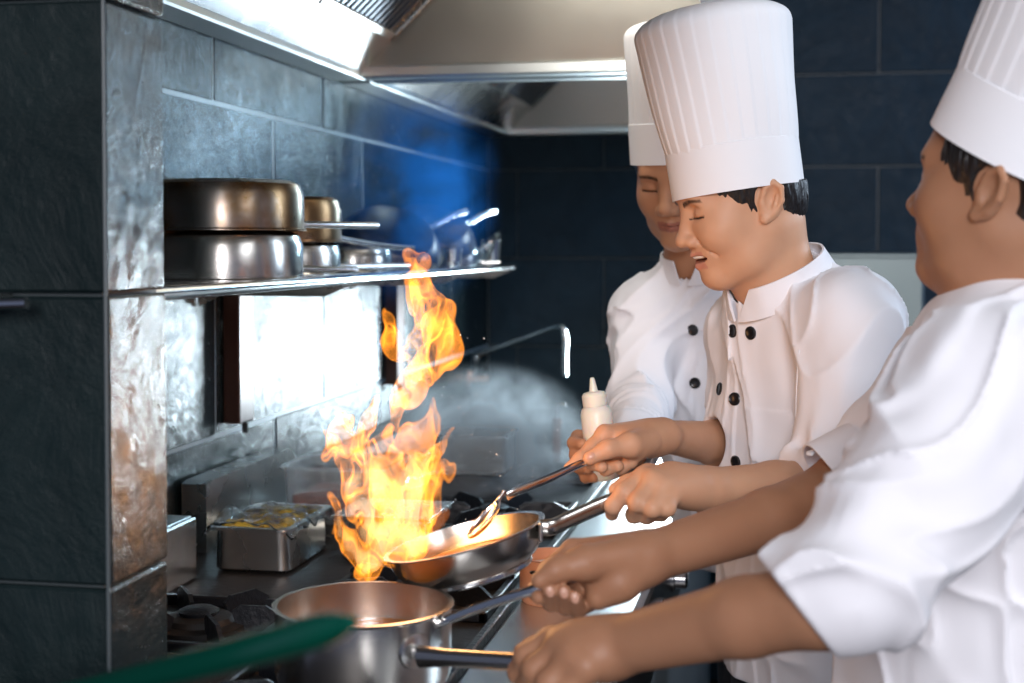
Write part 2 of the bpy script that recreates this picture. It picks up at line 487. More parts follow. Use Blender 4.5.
wl = wallbox('wall_left', (WXL - 0.15, 1.46, 0), (WXL - 0.0025, YB + 0.15, 2.9), M['grout_lit'])
tiles('wall_tiles', M['slate'], (WXL - 0.0125, 1.44, 0), (0, 1, 0), (0, 0, 1), (1, 0, 0), YB - 1.44, 2.9, 0.6, 0.302, 2.38 - 1.44, CZ + 0.257, parent=wl)
wb = wallbox('wall_back', (WXL - 0.012, YB + 0.012, 0), (3.2, YB + 0.15, 2.9))
tiles('wall_tiles', M['slate_blue_lit'], (WXL, YB + 0.0125, 0), (1, 0, 0), (0, 0, 1), (0, -1, 0), 3.2 - WXL, 2.9, 0.6, 0.302, 0.40, CZ + 0.257, parent=wb)
# wing wall at the left, nearer the camera
PX = WX(107, 300, -1)[1]; Yp0 = 1.32
Xp = W(107, 300, Yp0)[0]; Yp1 = WX(166.5, 300, Xp)[1]
wp = wallbox('wall_wing', (-2.4, Yp0 + 0.012, 0), (Xp - 0.012, Yp1 - 0.0, 2.9))
tiles('wall_tiles', M['slate_shaded'], (-2.4, Yp0 + 0.0125, 0), (1, 0, 0), (0, 0, 1), (0, -1, 0), 2.4 + Xp, 2.9, 0.6, 0.302, 2.4 + Xp, W(107, 295, Yp0)[2], parent=wp, gap=0.004)
tiles('wall_tiles', M['slate'], (Xp - 0.0125, Yp0, 0), (0, 1, 0), (0, 0, 1), (1, 0, 0), Yp1 - Yp0, 2.9, 0.6, 0.302, 0, W(107, 295, Yp0)[2], parent=wp, gap=0.004)
MB().tube([(Xp - 0.002, Yp0 + 0.001, 0), (Xp - 0.002, Yp0 + 0.001, 2.9)], 0.0022, 8).build('corner_trim', M['grout'], wp)
fl = wallbox('floor', (-2.4, -1.0, -0.1), (3.2, YB + 0.15, 0.0), M['floor'])
ce = wallbox('ceiling', (-2.4, -1.0, 2.9), (3.2, YB + 0.15, 3.0), M['ceiling'])

# small steel rail on the wing wall, at the left edge of the picture
a = W(-60, 306, 1.28); b = W(27, 303, 1.28)
t = empty('wall_rail', b, 'short steel rail end on the dark wing wall at the left edge', 'rail')
MB().tube([a, b], 0.006, 12).build('rail_bar', M['steel_polish'], t)
MB().box((b[0] - 0.05, 1.27, b[2] - 0.008), (b[0] - 0.038, 1.321, b[2] + 0.008), 0.002).build('rail_bracket', M['steel'], t)

# ------------------------------------------------------------------ hoods
def hood(y0, y1, x0, x1, z, label):
    t = empty('range_hood', ((x0 + x1) / 2, (y0 + y1) / 2, z), label, 'hood', None)
    H = 0.34; s = 0.34
    t0 = 0.004
    # flange all round
    mb = MB()
    mb.box((x0, y0, z), (x0 + 0.075, y1, z + 0.02), 0.004); mb.box((x1 - 0.05, y0, z), (x1, y1, z + 0.028), 0.004)
    mb.box((x0 + 0.075, y1 - 0.05, z), (x1 - 0.05, y1, z + 0.028), 0.004); mb.box((x0 + 0.075, y0, z), (x1 - 0.05, y0 + 0.05, z + 0.028), 0.004)
    mb.build('rim', M['counter'], t)
    a0, a1 = x0 + 0.075, x1 - 0.05
    # sloped wall side panel, end panels, front panel, top
    def quad(name, P, mat, th=0.004):
        P = [np.array(p, float) for p in P]; n = np.cross(P[1] - P[0], P[2] - P[0]); n /= np.linalg.norm(n)
        V = P + [p + n * th for p in P]
        mkmesh(name, V, [(0, 1, 2, 3), (7, 6, 5, 4), (0, 4, 5, 1), (1, 5, 6, 2), (2, 6, 7, 3), (3, 7, 4, 0)], mat, t, smooth=False)
    zb = z + 0.018
    quad('side_panel', [(a0, y0, zb), (a0, y1, zb), (a0 + s, y1, z + H), (a0 + s, y0, z + H)], M['steel'])
    quad('front_panel', [(a1, y1, zb), (a1, y0, zb), (a1 - 0.04, y0, z + H), (a1 - 0.04, y1, z + H)], M['hood_steel'])
    quad('end_panel', [(a0, y1 - 0.03, zb), (a1, y1 - 0.03, zb), (a1 - 0.04, y1 - 0.09, z + H), (a0 + s, y1 - 0.09, z + H)], M['hood_steel'])
    quad('end_panel', [(a1, y0 + 0.03, zb), (a0, y0 + 0.03, zb), (a0 + s, y0 + 0.03, z + H), (a1 - 0.04, y0 + 0.03, z + H)], M['hood_steel'])
    quad('top_panel', [(a0 + s, y0, z + H), (a0 + s, y1, z + H), (a1 - 0.04, y1, z + H), (a1 - 0.04, y0, z + H)], M['hood_steel'])
    # baffle filters on the sloped side
    d = np.array([s, 0, H - 0.018]); L = np.linalg.norm(d); d /= L; nrm = np.array([d[2], 0, -d[0]])
    n = max(1, int((y1 - y0 - 0.1) // 0.5)); wd = (y1 - y0 - 0.12) / n
    for k in range(n):
        f = MB(); fy = y0 + 0.05 + k * wd
        mx = np.eye(4); mx[:3, 0] = (0, 1, 0); mx[:3, 1] = d; mx[:3, 2] = nrm; mx[:3, 3] = np.array([a0, fy, zb]) + d * 0.10 + nrm * 0.002
        hh = L - 0.12
        f.box((0, 0, 0), (wd - 0.015, 0.02, 0.016), 0.002, mx); f.box((0, hh - 0.02, 0), (wd - 0.015, hh, 0.016), 0.002, mx)
        f.box((0, 0, 0), (0.02, hh, 0.016), 0.002, mx); f.box((wd - 0.035, 0, 0), (wd - 0.015, hh, 0.016), 0.002, mx)
        ff = f.build('filter_frame', M['steel'], t)
        g = MB(); q = 0.03
        while q < wd - 0.05:
            g.box((q, 0.02, 0.002), (q + 0.016, hh - 0.02, 0.012), 0.002, mx); q += 0.03
        g.build('baffle', M['filter'], ff)
    return t
HZ = CZ + 0.372
hood(0.95, 3.06, WXL + 0.001, -0.09, HZ, 'steel extractor hood above the stove, nearer one with the bright lower rim')
hood(3.10, YB - 0.003, WXL + 0.001, -0.09, HZ, 'farther steel extractor hood between the near hood and the back wall')

# ------------------------------------------------------------------ stove
ZD = CZ - 0.525       # deck
ZG = CZ - 0.490       # grate top
SX0, SX1 = WXL + 0.004, -0.205
XG = -0.385            # where the steel front shelf starts
st = empty('gas_range', ((SX0 + SX1) / 2, 2.6, 0), 'long stainless steel gas range with black burner grates along the tiled wall', 'stove')
YR = Yp1 + 0.012; XR = Xp + 0.006
MB().box((XR, 1.16, 0.12), (SX1 - 0.02, YR, ZD - 0.02), 0.004).box((SX0, YR, 0.12), (SX1 - 0.02, 4.1, ZD - 0.02), 0.004).build('body', M['counter'], st)
MB().box((XR, 1.15, ZD - 0.02), (XG, YR, ZD), 0.0).box((SX0, YR, ZD - 0.02), (XG, 4.1, ZD), 0.0).build('hob_plate', M['burner'], st)
MB().box((XG, 1.15, ZD - 0.02), (SX1, 4.1, ZD + 0.012), 0.008).build('front_ledge', M['counter'], st)
MB().box((SX1 - 0.02, 1.16, ZD - 0.16), (SX1 - 0.004, 4.1, ZD - 0.021), 0.003).build('control_panel', M['black'], st)
MB().box((SX0, 2.75, ZD), (SX0 + 0.075, 4.1, ZD + 0.07), 0.006).build('back_riser', M['iron'], st)
MB().box((XG - 0.012, 1.15, ZD), (XG, 4.1, ZD + 0.02), 0.002).build('drip_edge', M['iron'], st)
for sx in (SX0 + 0.06, SX1 - 0.08):
    for yy in ((1.25, 2.6, 4.0) if sx > Xp else (1.6, 2.8, 4.0)):
        MB().tube([(sx, yy, 0), (sx, yy, 0.125)], 0.022, 16).build('leg', M['steel'], st)
for k, yy in enumerate(np.arange(1.35, 4.0, 0.24)):
    kb = MB().lathe([(0, 0), (0.024, 0), (0.024, 0.006), (0.018, 0.008), (0.017, 0.026), (0.012, 0.03), (0, 0.03)], 32, T((SX1 - 0.004, yy, ZD - 0.085), (0, 1, 0), (1, 0, 0))).build('knob', M['steel_polish'] if k % 3 else M['red'], st)
    MB().box((SX1 + 0.024, yy - 0.002, ZD - 0.085), (SX1 + 0.0275, yy + 0.002, ZD - 0.068), 0.0005).build('knob_mark', M['paper'], kb)
def fin(c, ang, r0, r1, lowr, th=0.006):
    """one upright trapezoid plate of a pan support"""
    d = np.array([math.cos(ang), math.sin(ang), 0]); n = np.array([-d[1], d[0], 0])
    prof = [(r1, 0.0), (r1, 0.020), (r1 - 0.025, 0.0345), (r0 + 0.012, 0.0345), (r0, 0.026), (r0 + 0.008, 0.006), (r0 + 0.02, 0.0)]
    V = [c + d * a + n * s * th / 2 + np.array([0, 0, z]) for s in (-1, 1) for (a, z) in prof]; m = len(prof)
    F = [tuple(range(m)), tuple(range(2 * m - 1, m - 1, -1))] + [(i, i + m, (i + 1) % m + m, (i + 1) % m) for i in range(m)]
    return V, F
def burner(x, y, half=0.16, rot=0.0, nf=6):
    c = np.array([x, y, ZD])
    b = MB().lathe([(0, .001), (0.064, 0.001), (0.064, 0.008), (0.048, 0.011), (0.044, 0.018), (0.034, 0.021), (0, 0.021)], 48, T(c)).build('burner', M['burner'], st)
    mb = MB().lathe([(0, 0.021), (0.026, 0.021), (0.028, 0.026), (0.02, 0.030), (0, 0.030)], 32, T(c)); mb.build('burner_cap', M['iron'], b)
    g = MB(); h = half
    for (p, q) in (((-h, -h), (h, -h + 0.012)), ((-h, h - 0.012), (h, h)), ((-h, -h), (-h + 0.012, h)), ((h - 0.012, -h), (h, h))):
        g.box((x + p[0], y + p[1], ZD + 0.001), (x + q[0], y + q[1], ZD + 0.016), 0.002)
    gr = g.build('grate', M['iron'], st)
    for k in range(nf):
        an = rot + 2 * math.pi * k / nf
        r1 = min(h / max(abs(math.cos(an)), abs(math.sin(an))), h * 1.18) - 0.002
        V, F = fin(c, an, 0.046, r1, 0); f = MB().add(V, F).build('grate_finger', M['iron'], gr, smooth=False, auto=None)
for (x, y, r, h_) in ((-0.52, 1.50, 0.3, .13), (-0.54, 2.01, 0.55, .13), (-0.55, 2.60, 0.2, .14), (-0.56, 3.15, 0.3, .14), (-0.79, 1.78, 0.1, .12), (-0.86, 3.15, 0.5, .13), (-0.62, 3.75, 0.4, .15)):
    burner(x, y, h_, r)

# ------------------------------------------------------------------ containers at the back of the stove
def gn_pan(name, cx, cy, z0, lx, ly, h, mat, label, cat, taper=0.90, wall=0.0022, rim=0.010, rot=0.0, extra=None):
    """open rectangular tray with a rolled rim"""
    t = empty(name, (cx, cy, z0), label, cat)
    def ring(hx, hy, z, r, n=6):
        o = []
        for (sx, sy, a0) in ((1, 1, 0), (-1, 1, 90), (-1, -1, 180), (1, -1, 270)):
            for k in range(n + 1):
                a = R(a0 + 90 * k / n); px = sx * (hx - r) + r * math.cos(a); py = sy * (hy - r) + r * math.sin(a)
                o.append((cx + px * math.cos(rot) - py * math.sin(rot), cy + px * math.sin(rot) + py * math.cos(rot), z))
        return o
    hx, hy = lx / 2, ly / 2; bx, by = hx * taper, hy * taper; r = min(hx, hy) * 0.25
    rings = [ring(bx * 0.9, by * 0.9, z0, r * .8), ring(bx, by, z0 + 0.006, r), ring(hx - rim, hy - rim, z0 + h - 0.004, r), ring(hx, hy, z0 + h - 0.004, r), ring(hx, hy, z0 + h, r),
             ring(hx - rim - wall, hy - rim - wall, z0 + h, r), ring(bx - wall, by - wall, z0 + 0.010, r * .9), ring(bx * 0.88, by * 0.88, z0 + wall * 1.5, r * .8)]
    V = [p for q in rings for p in q]; n = len(rings[0]); F = []
    for i in range(len(rings) - 1):
        for k in range(n): F.append((i * n + k, i * n + (k + 1) % n, (i + 1) * n + (k + 1) % n, (i + 1) * n + k))
    F.append(tuple(range(n))[::-1]); F.append(tuple((len(rings) - 1) * n + k for k in range(n)))
    mkmesh('tray' if cat != 'container' else 'tub', V, F, mat, t, True, 40)
    return t, ring
def fillmesh(name, ring, hx, hy, z0, z1, r, mat, parent, amp=0.004):
    lo = ring(hx, hy, z0, r); hi = ring(hx, hy, z1, r); n = len(lo); V = list(lo) + list(hi); F = [(k, (k + 1) % n, n + (k + 1) % n, n + k) for k in range(n)]
    F.append(tuple(range(n))[::-1]); rr = [hi]
    base = n
    prev = n
    for s in (0.75, 0.5, 0.25):
        c = np.mean(np.array(hi), 0); q = [tuple(c + (np.array(p) - c) * s + np.array([0, 0, random.uniform(0, amp)])) for p in hi]
        V += q; F += [(prev + k, prev + (k + 1) % n, len(V) - n + (k + 1) % n, len(V) - n + k) for k in range(n)]; prev = len(V) - n
    F.append(tuple(prev + k for k in range(n)))
    return mkmesh(name, V, F, mat, parent)

# food pan with yellow food under cling film
p0 = WZ(262, 578, ZD)
tx, ty = -0.842, 2.195
t, ring = gn_pan('food_pan', tx, ty, ZD + 0.001, 0.142, 0.22, 0.074, M['steel'], 'open steel food pan of yellow food with crumpled cling film over it', 'food pan')
fillmesh('chopped_food', ring, 0.052, 0.09, ZD + 0.01, ZD + 0.052, 0.015, M['stew'], t)
rnd = random.Random(5); mb = MB()
for k in range(70):
    c = np.array([tx + rnd.uniform(-.052, .052), ty + rnd.uniform(-.09, .09), ZD + 0.055 + rnd.uniform(0, .012)]); s = rnd.uniform(.004, .009)
    mx = T(c, (rnd.uniform(-1, 1), rnd.uniform(-1, 1), .2), (rnd.uniform(-.6, .6), rnd.uniform(-.6, .6), 1)); mb.box((-s * 1.4, -s, -s * .5), (s * 1.4, s, s * .5), 0.0015, mx)
mb.build('yellow_pieces', M['yellow'], t)
n = 34; V = []; F = []
for i in range(n):
    for j in range(n):
        a, b = i / (n - 1) - .5, j / (n - 1) - .55
        p = np.array([tx + a * 0.15, ty + b * 0.21, 0]); q = np.array([[p[0] * 22, p[1] * 22, 1.3]]); q2 = q * 2.3
        z = ZD + 0.079 + 0.008 * float(vnoise(q)[0]) + 0.008 * float(vnoise(q2)[0]) + 0.030 * math.exp(-((a + .3) ** 2 + (b + .38) ** 2) / 0.01) - 0.02 * max(0, abs(a) - .4) * 8
        V.append((p[0], p[1], z))
for i in range(n - 1):
    for j in range(n - 1): F.append((i * n + j, (i + 1) * n + j, (i + 1) * n + j + 1, i * n + j + 1))
o = mkmesh('cling_film', V, F, M['film'], t); sm = o.modifiers.new('s', 'SOLIDIFY'); sm.thickness = 0.0006

# second pan, with the clear tub of chilli sauce standing on it
t, ring = gn_pan('food_pan', -0.655, 2.27, ZD + 0.001, 0.17, 0.17, 0.075, M['steel'], 'closed steel food pan between the cling-filmed pan and the flames', 'food pan', 0.86)
MB().box((-0.655 - .084, 2.186, ZD + 0.0765), (-0.655 + .084, 2.354, ZD + 0.0800), 0.001).build('lid', M['steel'], t)
tt = empty('steel_tray', (-0.81, 2.50, ZD), 'low upturned steel tray under the clear tub of red sauce', 'tray')
MB().box((-0.925, 2.385, ZD + .0008), (-0.70, 2.62, ZD + 0.030), 0.006).build('tray_body', M['steel'], tt)
MB().box((-0.930, 2.38, ZD + .0006), (-0.695, 2.625, ZD + 0.004), 0.001).build('tray_rim', M['steel'], tt)
zc = ZD + 0.0306
t, ring = gn_pan('plastic_tub', -0.81, 2.495, zc, 0.205, 0.20, 0.092, M['clear'], 'clear plastic tub of dark red chilli sauce behind the flames', 'container', 0.90, 0.0025, 0.006)
fillmesh('chilli_sauce', ring, 0.083, 0.083, zc + 0.004, zc + 0.036, 0.02, M['sauce'], t)
# plain steel box beside the pillar and a divider
t = empty('steel_box', (-0.965, 1.95, ZD), 'grey steel box against the wall, right beside the pillar', 'box')
MB().box((SX0, 1.86, ZD + 0.001), (-0.912, 2.05, ZD + 0.098), 0.003).build('box_body', M['steel'], t)
MB().box((SX0 + 0.006, 1.87, ZD + 0.098), (-0.918, 2.043, ZD + 0.101), 0.001).build('box_lid', M['counter'], t)
t = empty('splash_guard', (-0.96, 2.32, ZD), 'low angled steel guard behind the food pan with cling film', 'guard')
mb = MB(); x0, x1 = SX0 + 0.003, -0.968
pr = [(2.215, 0), (2.215, .118), (2.235, .122), (2.62, .122), (2.72, .05), (2.72, 0)]
V = [(x, y, ZD + .001 + z) for x in (x0, x1) for (y, z) in pr]; m = len(pr)
mb.add(V, [tuple(range(m)), tuple(range(2 * m - 1, m - 1, -1))] + [(i, i + m, (i + 1) % m + m, (i + 1) % m) for i in range(m)])
mb.build('guard_plate', M['steel'], t, smooth=False, auto=None)
# clear box with ladle near the steam
t, ring = gn_pan('plastic_tub', -0.64, 2.86, ZG + 0.014, 0.15, 0.15, 0.085, M['clear'], 'empty clear plastic tub standing on the grate behind the frying pan', 'container', 0.92, 0.0025, 0.005)
def ladle(name, label, pts, rad, bowlM, br=0.035, handle=None, group=None):
    t = empty(name, pts[0], label, 'spoon', group)
    MB().tube(bez(pts, 32), rad if np.isscalar(rad) else rad, 12).build('handle', handle or M['steel_polish'], t)
    prof = []
    for k in range(13):
        a = math.pi / 2 * (1 - k / 12); prof.append((br * math.cos(a), -br * 0.6 * math.sin(a)))
    inn = [(x * .94, z * .94 + 0.001) for (x, z) in prof[::-1]]
    MB().lathe(prof + inn, 40, bowlM).build('bowl', M['steel_polish'], t)
    return t
a = W(398, 484, 2.86); b = W(505, 457, 3.0)
ladle('ladle', 'long-handled steel ladle lying across the clear tub in the steam', [W(420, 476, 2.84), W(450, 470, 2.88), W(507, 456, 2.98)], 0.0045, T(W(408, 482, 2.82), None, (0.1, -0.2, 1)), 0.035)

# small copper pot on the front ledge and a brass pot under the pan
def pot_small(name, label, c, r, h, mat, cat):
    t = empty(name, c, label, cat)
    MB().lathe([(0, 0), (r * .92, 0), (r, 0.006), (r, h), (r + 0.003, h + 0.002), (r - 0.002, h + 0.002), (r - 0.003, 0.008), (0, 0.004)], 64, T(c)).build('bowl_body', mat, t); return t
ct = pot_small('sauce_pot', 'small peach coloured pot on the steel ledge, below the frying pan', (-0.333, 1.98, ZD + 0.0125), 0.048, 0.064, M['peach'], 'pot')
MB().tube(bez([(-0.350, 1.935, ZD + .062), (-0.352, 1.918, ZD + .066), (-0.325, 1.914, ZD + .066), (-0.322, 1.933, ZD + .062)], 12), 0.003, 8).build('handle', M['steel_polish'], ct)
MB().lathe([(0, 0.05), (0.0445, 0.05)], 40, T((-0.333, 1.98, ZD + 0.012))).build('contents', M['paper'], ct)
pot_small('brass_pot', 'little brass coloured pot half hidden below the frying pan', (-0.475, 2.04, ZG + 0.0), 0.032, 0.035, simple('brass', (0.75, 0.50, 0.12), 0.3, 0.9), 'pot')
# dark wok in the steam with a wooden handled skimmer
wk = empty('wok', (-0.60, 3.42, ZG), 'black wok on the far burner behind the steam', 'wok')
MB().lathe([(0, 0), (0.05, 0.003), (0.10, 0.025), (0.14, 0.065), (0.143, 0.066), (0.137, 0.066), (0.097, 0.029), (0.05, 0.007), (0, 0.004)], 64, T((-0.60, 3.42, ZG))).build('wok_bowl', M['iron'], wk)
MB().tube([(-0.46, 3.42, ZG + .06), (-0.36, 3.40, ZG + .085)], 0.009, 12).build('handle', M['iron'], wk)
sk = empty('skimmer', W(557, 475, 3.12), 'kitchen tool with reddish wooden handle and hooked top standing in the steam', 'tool')
MB().tube([W(556.5, 466, 3.12), W(557, 418, 3.12)], [0.0085, 0.0105], 16).build('wooden_handle', M['wood'], sk)
MB().tube(bez([W(557, 420, 3.12), W(557, 408, 3.12), W(559, 404, 3.12), W(566, 405, 3.12)], 18), 0.0045, 10).build('hook', M['steel_polish'], sk)
a = W(560, 466, 3.12); MB().tube([a, (a[0], a[1], ZD + 0.002)], 0.005, 10).build('shaft', M['steel_polish'], sk)
c = W(560, 470, 3.12); MB().lathe([(0, 0), (0.03, 0), (0.032, 0.004), (0.032, 0.012), (0.03, 0.012), (0, 0.008)], 32, T((c[0], c[1], ZD + 0.0))).build('foot', M['steel'], sk)

# faucet on the left wall, over the far end of the stove
fb = WX(470, 378, WXL); fy = fb[1]
fa = empty('pot_filler', fb, 'bent steel swing spout tap fixed at the corner by the back wall', 'tap')
p1 = W(476, 360, fy - .05); p2 = W(480, 354, fy - 0.06); p3 = W(557, 327, fy - 0.25); p4 = W(565, 334, fy - 0.26); p5 = W(565, 376, fy - 0.26)
MB().tube(bez([W(474, 380, fy - .03), p1, p2, W(520, 340, fy - .16), p3, p4, W(565, 355, fy - .26), p5], 48), 0.0085, 16).build('spout', M['steel_polish'], fa)
MB().lathe([(0, 0), (0.03, 0), (0.03, 0.008), (0.014, 0.012), (0.014, 0.07), (0, 0.07)], 32, T((WXL + 0.001, fy - .03, fb[2]), (0, 0, 1), (1, 0, 0))).build('valve', M['copper'], fa)
MB().tube([W(474, 380, fy - .03) + np.array([-0.02, 0, -0.012]), W(474, 380, fy - .03) + np.array([0.0, 0, 0.03])], 0.014, 16).build('joint', M['steel_polish'], fa)

# squeeze etc. come with the cooks.  Steel cabinet against the back wall
a = W(925, 253, 4.25); b = W(780, 253, 4.25)
cb = empty('steel_cabinet', ((a[0] + b[0]) / 2, 4.45, 0), 'tall pale steel cabinet against the back wall between two cooks', 'cabinet')
M['cabinet'] = steel('cabinet_steel', (0.26, 0.30, 0.29), 0.5, smudge=.05)
MB().box((b[0] - .1, 4.25, 0.08), (a[0], YB - 0.001, a[2]), 0.004).build('cabinet_body', M['cabinet'], cb)
MB().box((b[0] - .095, 4.232, 0.12), (a[0] - 0.006, 4.2495, a[2] - 0.012), 0.004).build('door', M['cabinet'], cb)
for x in (b[0] - .06, a[0] - .05):
    for y in (4.3, 4.65): MB().tube([(x, y, 0), (x, y, 0.081)], 0.02, 12).build('leg', M['steel'], cb)

# ------------------------------------------------------------------ wall shelf
XS = -0.735; ZS = CZ - 0.0585; YS1 = WX(512, 267, XS)[1]; YS0 = Yp1 + 0.03
sh = empty('wall_shelf', (WXL, 2.6, ZS), 'long steel wall shelf above the stove, loaded with upturned pots', 'shelf')
MB().tube([(XS, YS0, ZS), (XS, YS1, ZS)], 0.0085, 16).build('front_rail', M['steel_polish'], sh)
mb = MB(); x = XS - 0.03
while x > WXL + 0.01: mb.box((x - .012, YS0, ZS - .003), (x + .012, YS1, ZS + .004), 0.002); x -= 0.031
mb.build('slats', M['steel'], sh)
for yy in (YS1 - 0.006, YS1 - 0.55, 2.95, YS0 + 0.01, 2.3):
    mb = MB(); pr = [(XS, -.009), (XS - .05, -.03), (WXL + .04, -.03), (WXL + .004, -.05), (WXL + .004, -.004), (XS, -.004)]
    V = [(x, yy + s * .003, ZS + z) for s in (-1, 1) for (x, z) in pr]; m = len(pr)
    mb.add(V, [tuple(range(m)), tuple(range(2 * m - 1, m - 1, -1))] + [(i, i + m, (i + 1) % m + m, (i + 1) % m) for i in range(m)])
    mb.build('bracket', M['steel'], sh, smooth=False, auto=None)
for (u0, zz) in ((240, 422), (396, 384)):
    p = WX(u0, zz, WXL + .02)
    MB().box((WXL + 0.001, p[1] - .035, p[2]), (WXL + .034, p[1] + .035, ZS - 0.004), 0.003).build('upright', M['post'], sh)
    MB().tube([(WXL + .03, p[1], p[2]), (WXL + .03, p[1], p[2] - .02)], 0.006, 10).build('bolt', M['black'], sh)

def frypan_profile(r, h): return [(0, 0), (r * .74, 0), (r * .80, .004), (r * .9, h * .45), (r - .002, h), (r + .004, h + .002), (r + .004, h + .004), (r - .001, h + .004), (r * .885, h * .5), (r * .78, .008), (r * .74, .004), (0, .004)]
def pot_profile(r, h, w=.002): return [(0, 0), (r * .86, 0), (r * .95, .006), (r, .022), (r, h - .003), (r + .004, h - .001), (r + .004, h + .001), (r - w, h + .001), (r - w, .022), (r * .93, .010), (0, .006)]
def shelf_pot(c, r, h, label, mat, hdir=None, hl=0.17, flip=True, group=None, hz=.8, htilt=0.0, name='saucepan', prof=pot_profile, z=None):
    t = empty(name, c, label, 'pot', group)
    Mx = T(np.array(c) + np.array([0, 0, h if flip else 0]), None, (0, 0, -1) if flip else (0, 0, 1)) if z is None else T(c, None, z)
    body = MB().lathe(prof(r, h), 72, Mx).build('pot_body', mat, t)
    if hdir is not None:
        d = np.array(hdir, float); d /= np.linalg.norm(d); zz = c[2] + (h * (1 - hz) if flip else h * hz)
        a = np.array([c[0], c[1], zz]) + d * (r - .002)
        pts = [a, a + d * .03 + np.array([0, 0, htilt * .3]), a + d * hl * .6 + np.array([0, 0, htilt * .8]), a + d * hl + np.array([0, 0, htilt])]
        MB().tube(bez(pts, 16), [(0.006, 0.011)] * 5 + [(0.004, 0.009)] * 12 if False else 0.0062, 12).build('handle', M['steel_polish'], t)
        for s in (-1, 1):
            n = np.array([-d[1], d[0], 0]); MB().lathe([(0, 0), (.005, 0), (.004, .002), (0, .003)], 12, T(a + n * .012 * s + np.array([0, 0, .0]), None, d)).build('rivet', M['steel'], t)
    return t
zs = ZS + .0045
G = 'upturned pots on the wall shelf'
h2 = .078
shelf_pot((-0.885, 2.10, zs), .125, .075, 'big upturned steel saucepan at the bottom of the pillar-side stack on the shelf', M['pot_steel'], (.50, .86, 0), .16, htilt=-.004)
shelf_pot((-0.885, 2.10, zs + .0775), .127, .078, 'big scorched upturned saucepan on top of the pillar-side stack on the shelf', M['pot_burnt'], (.47, .88, 0), .22, hz=.86)
shelf_pot((-0.915, 2.50, zs), .088, .058, 'smaller upturned saucepan at the bottom of the second stack on the shelf', M['pot_steel'], (.55, .83, 0), .2, htilt=.0)
shelf_pot((-0.915, 2.50, zs + .0605), .09, .082, 'smaller upturned saucepan on top of the second stack on the shelf', M['pot_burnt'], (.42, .9, 0), .26, hz=.8, htilt=-.03)
shelf_pot((-0.90, 2.82, zs), .082, .05, 'low upturned pan right of the two stacks, its side shining', M['pot_steel'], (.3, .95, 0), .15)
def tilted_pan(label, c, r, h, z, hdir, hl, mat, hook=True):
    t = empty('frying_pan', c, label, 'pan'); z = np.array(z, float); z /= np.linalg.norm(z)
    MB().lathe(frypan_profile(r, h), 72, T(c, None, -z)).build('pan_body', mat, t)
    d = np.array(hdir, float); d -= z * (d @ z); d /= np.linalg.norm(d)
    a = np.array(c) - z * h + d * (r - .004)
    MB().tube(bez([a, a + d * .04 - z * .003, a + d * hl * .7 + z * .006, a + d * hl + z * .002], 18), 0.007, 12).build('handle', M['steel_polish'], t)
    return t
def onshelf(u, v, Y): return W(u, v, Y)
tilted_pan('dark frying pan leaning upside down in the middle of the shelf, behind the smoke', (-0.87, 3.04, zs + .088), .118, .04, (.42, -.5, .78), (.35, .93, .1), .15, M['pan_burnt'])
tilted_pan('blue-grey frying pan leaning upside down at the far end of the shelf, handle sticking out', (-0.86, 3.34, zs + .11), .112, .04, (.3, -.45, .8), (.6, .75, .45), .13, M['pan_burnt'])
shelf_pot((-0.83, 3.42, zs), .07, .05, 'small steel pan under the leaning frying pan at the shelf end', M['pot_steel'], (.9, .2, 0), .05)
def cup(c, r, h, label):
    t = empty('steel_cup', c, label, 'cup', None)
    MB().lathe([(0, 0), (r * .8, 0), (r, h), (r + .003, h + .001), (r - .002, h + .001), (r * .78, .003), (0, .003)], 40, T(c)).build('cup_body', M['steel_polish'], t)
cup((-0.79, 3.24, zs), .026, .045, 'small shiny steel cup in front of the leaning pans on the shelf')
cup((-0.775, 3.62, zs), .026, .065, 'shiny steel cup at the far end of the shelf')
# folded steel tongs piled at the end
tg = empty('tongs', (-0.79, 3.66, zs), 'bunch-like steel tongs lying at the far end of the shelf', 'tongs')
MB().tube(bez([(-0.76, 3.50, zs + .012), (-0.765, 3.62, zs + .07), (-0.77, 3.70, zs + .085)], 12), 0.006, 10).build('arm', M['steel_polish'], tg)
MB().tube(bez([(-0.80, 3.52, zs + .012), (-0.785, 3.62, zs + .06), (-0.77, 3.70, zs + .085)], 12), 0.006, 10).build('arm', M['steel_polish'], tg)

# ------------------------------------------------------------------ pans in use
# frying pan in the hand of the second cook
PL = W(388, 553, 1.66); PR = W(542, 519, 1.66)
pc = (PL + PR) / 2; pr_ = np.linalg.norm(PR - PL) / 2
xd = (PR - PL) / np.linalg.norm(PR - PL); yd = np.array([0.0, 1.0, 0.03]); yd -= xd * (yd @ xd); yd /= np.linalg.norm(yd); zd = np.cross(xd, yd)
ph = .042
Mx = T(pc - zd * (ph + .003), xd, zd)
fp = empty('frying_pan', pc - zd * ph, 'steel frying pan with orange sauce held over the burner, flames rising from it', 'pan')
MB().lathe([(0, 0), (pr_ * .72, 0), (pr_ * .74, .003), (pr_ * .84, .010), (pr_ * .93, ph * .55), (pr_ - .003, ph), (pr_ + .002, ph + .002), (pr_ + .002, ph + .0035), (pr_ - .005, ph + .003), (pr_ * .90, ph * .55), (pr_ * .82, .013), (pr_ * .7, .007), (0, .006)], 96, Mx).build('pan_body', M['pot_steel'], fp)
MB().lathe([(0, -.004), (pr_ * .73, -.004), (pr_ * .745, -.002), (pr_ * .745, .002), (pr_ * .7, .003), (0, .003)], 64, Mx).build('pan_base', M['steel_polish'], fp)
MB().lathe([(0, .0075), (pr_ * .79, .0075), (pr_ * .85, .018), (pr_ * .8, .0185), (pr_ * .4, .020), (0, .019)], 64, Mx).build('sauce', M['stew'], fp)
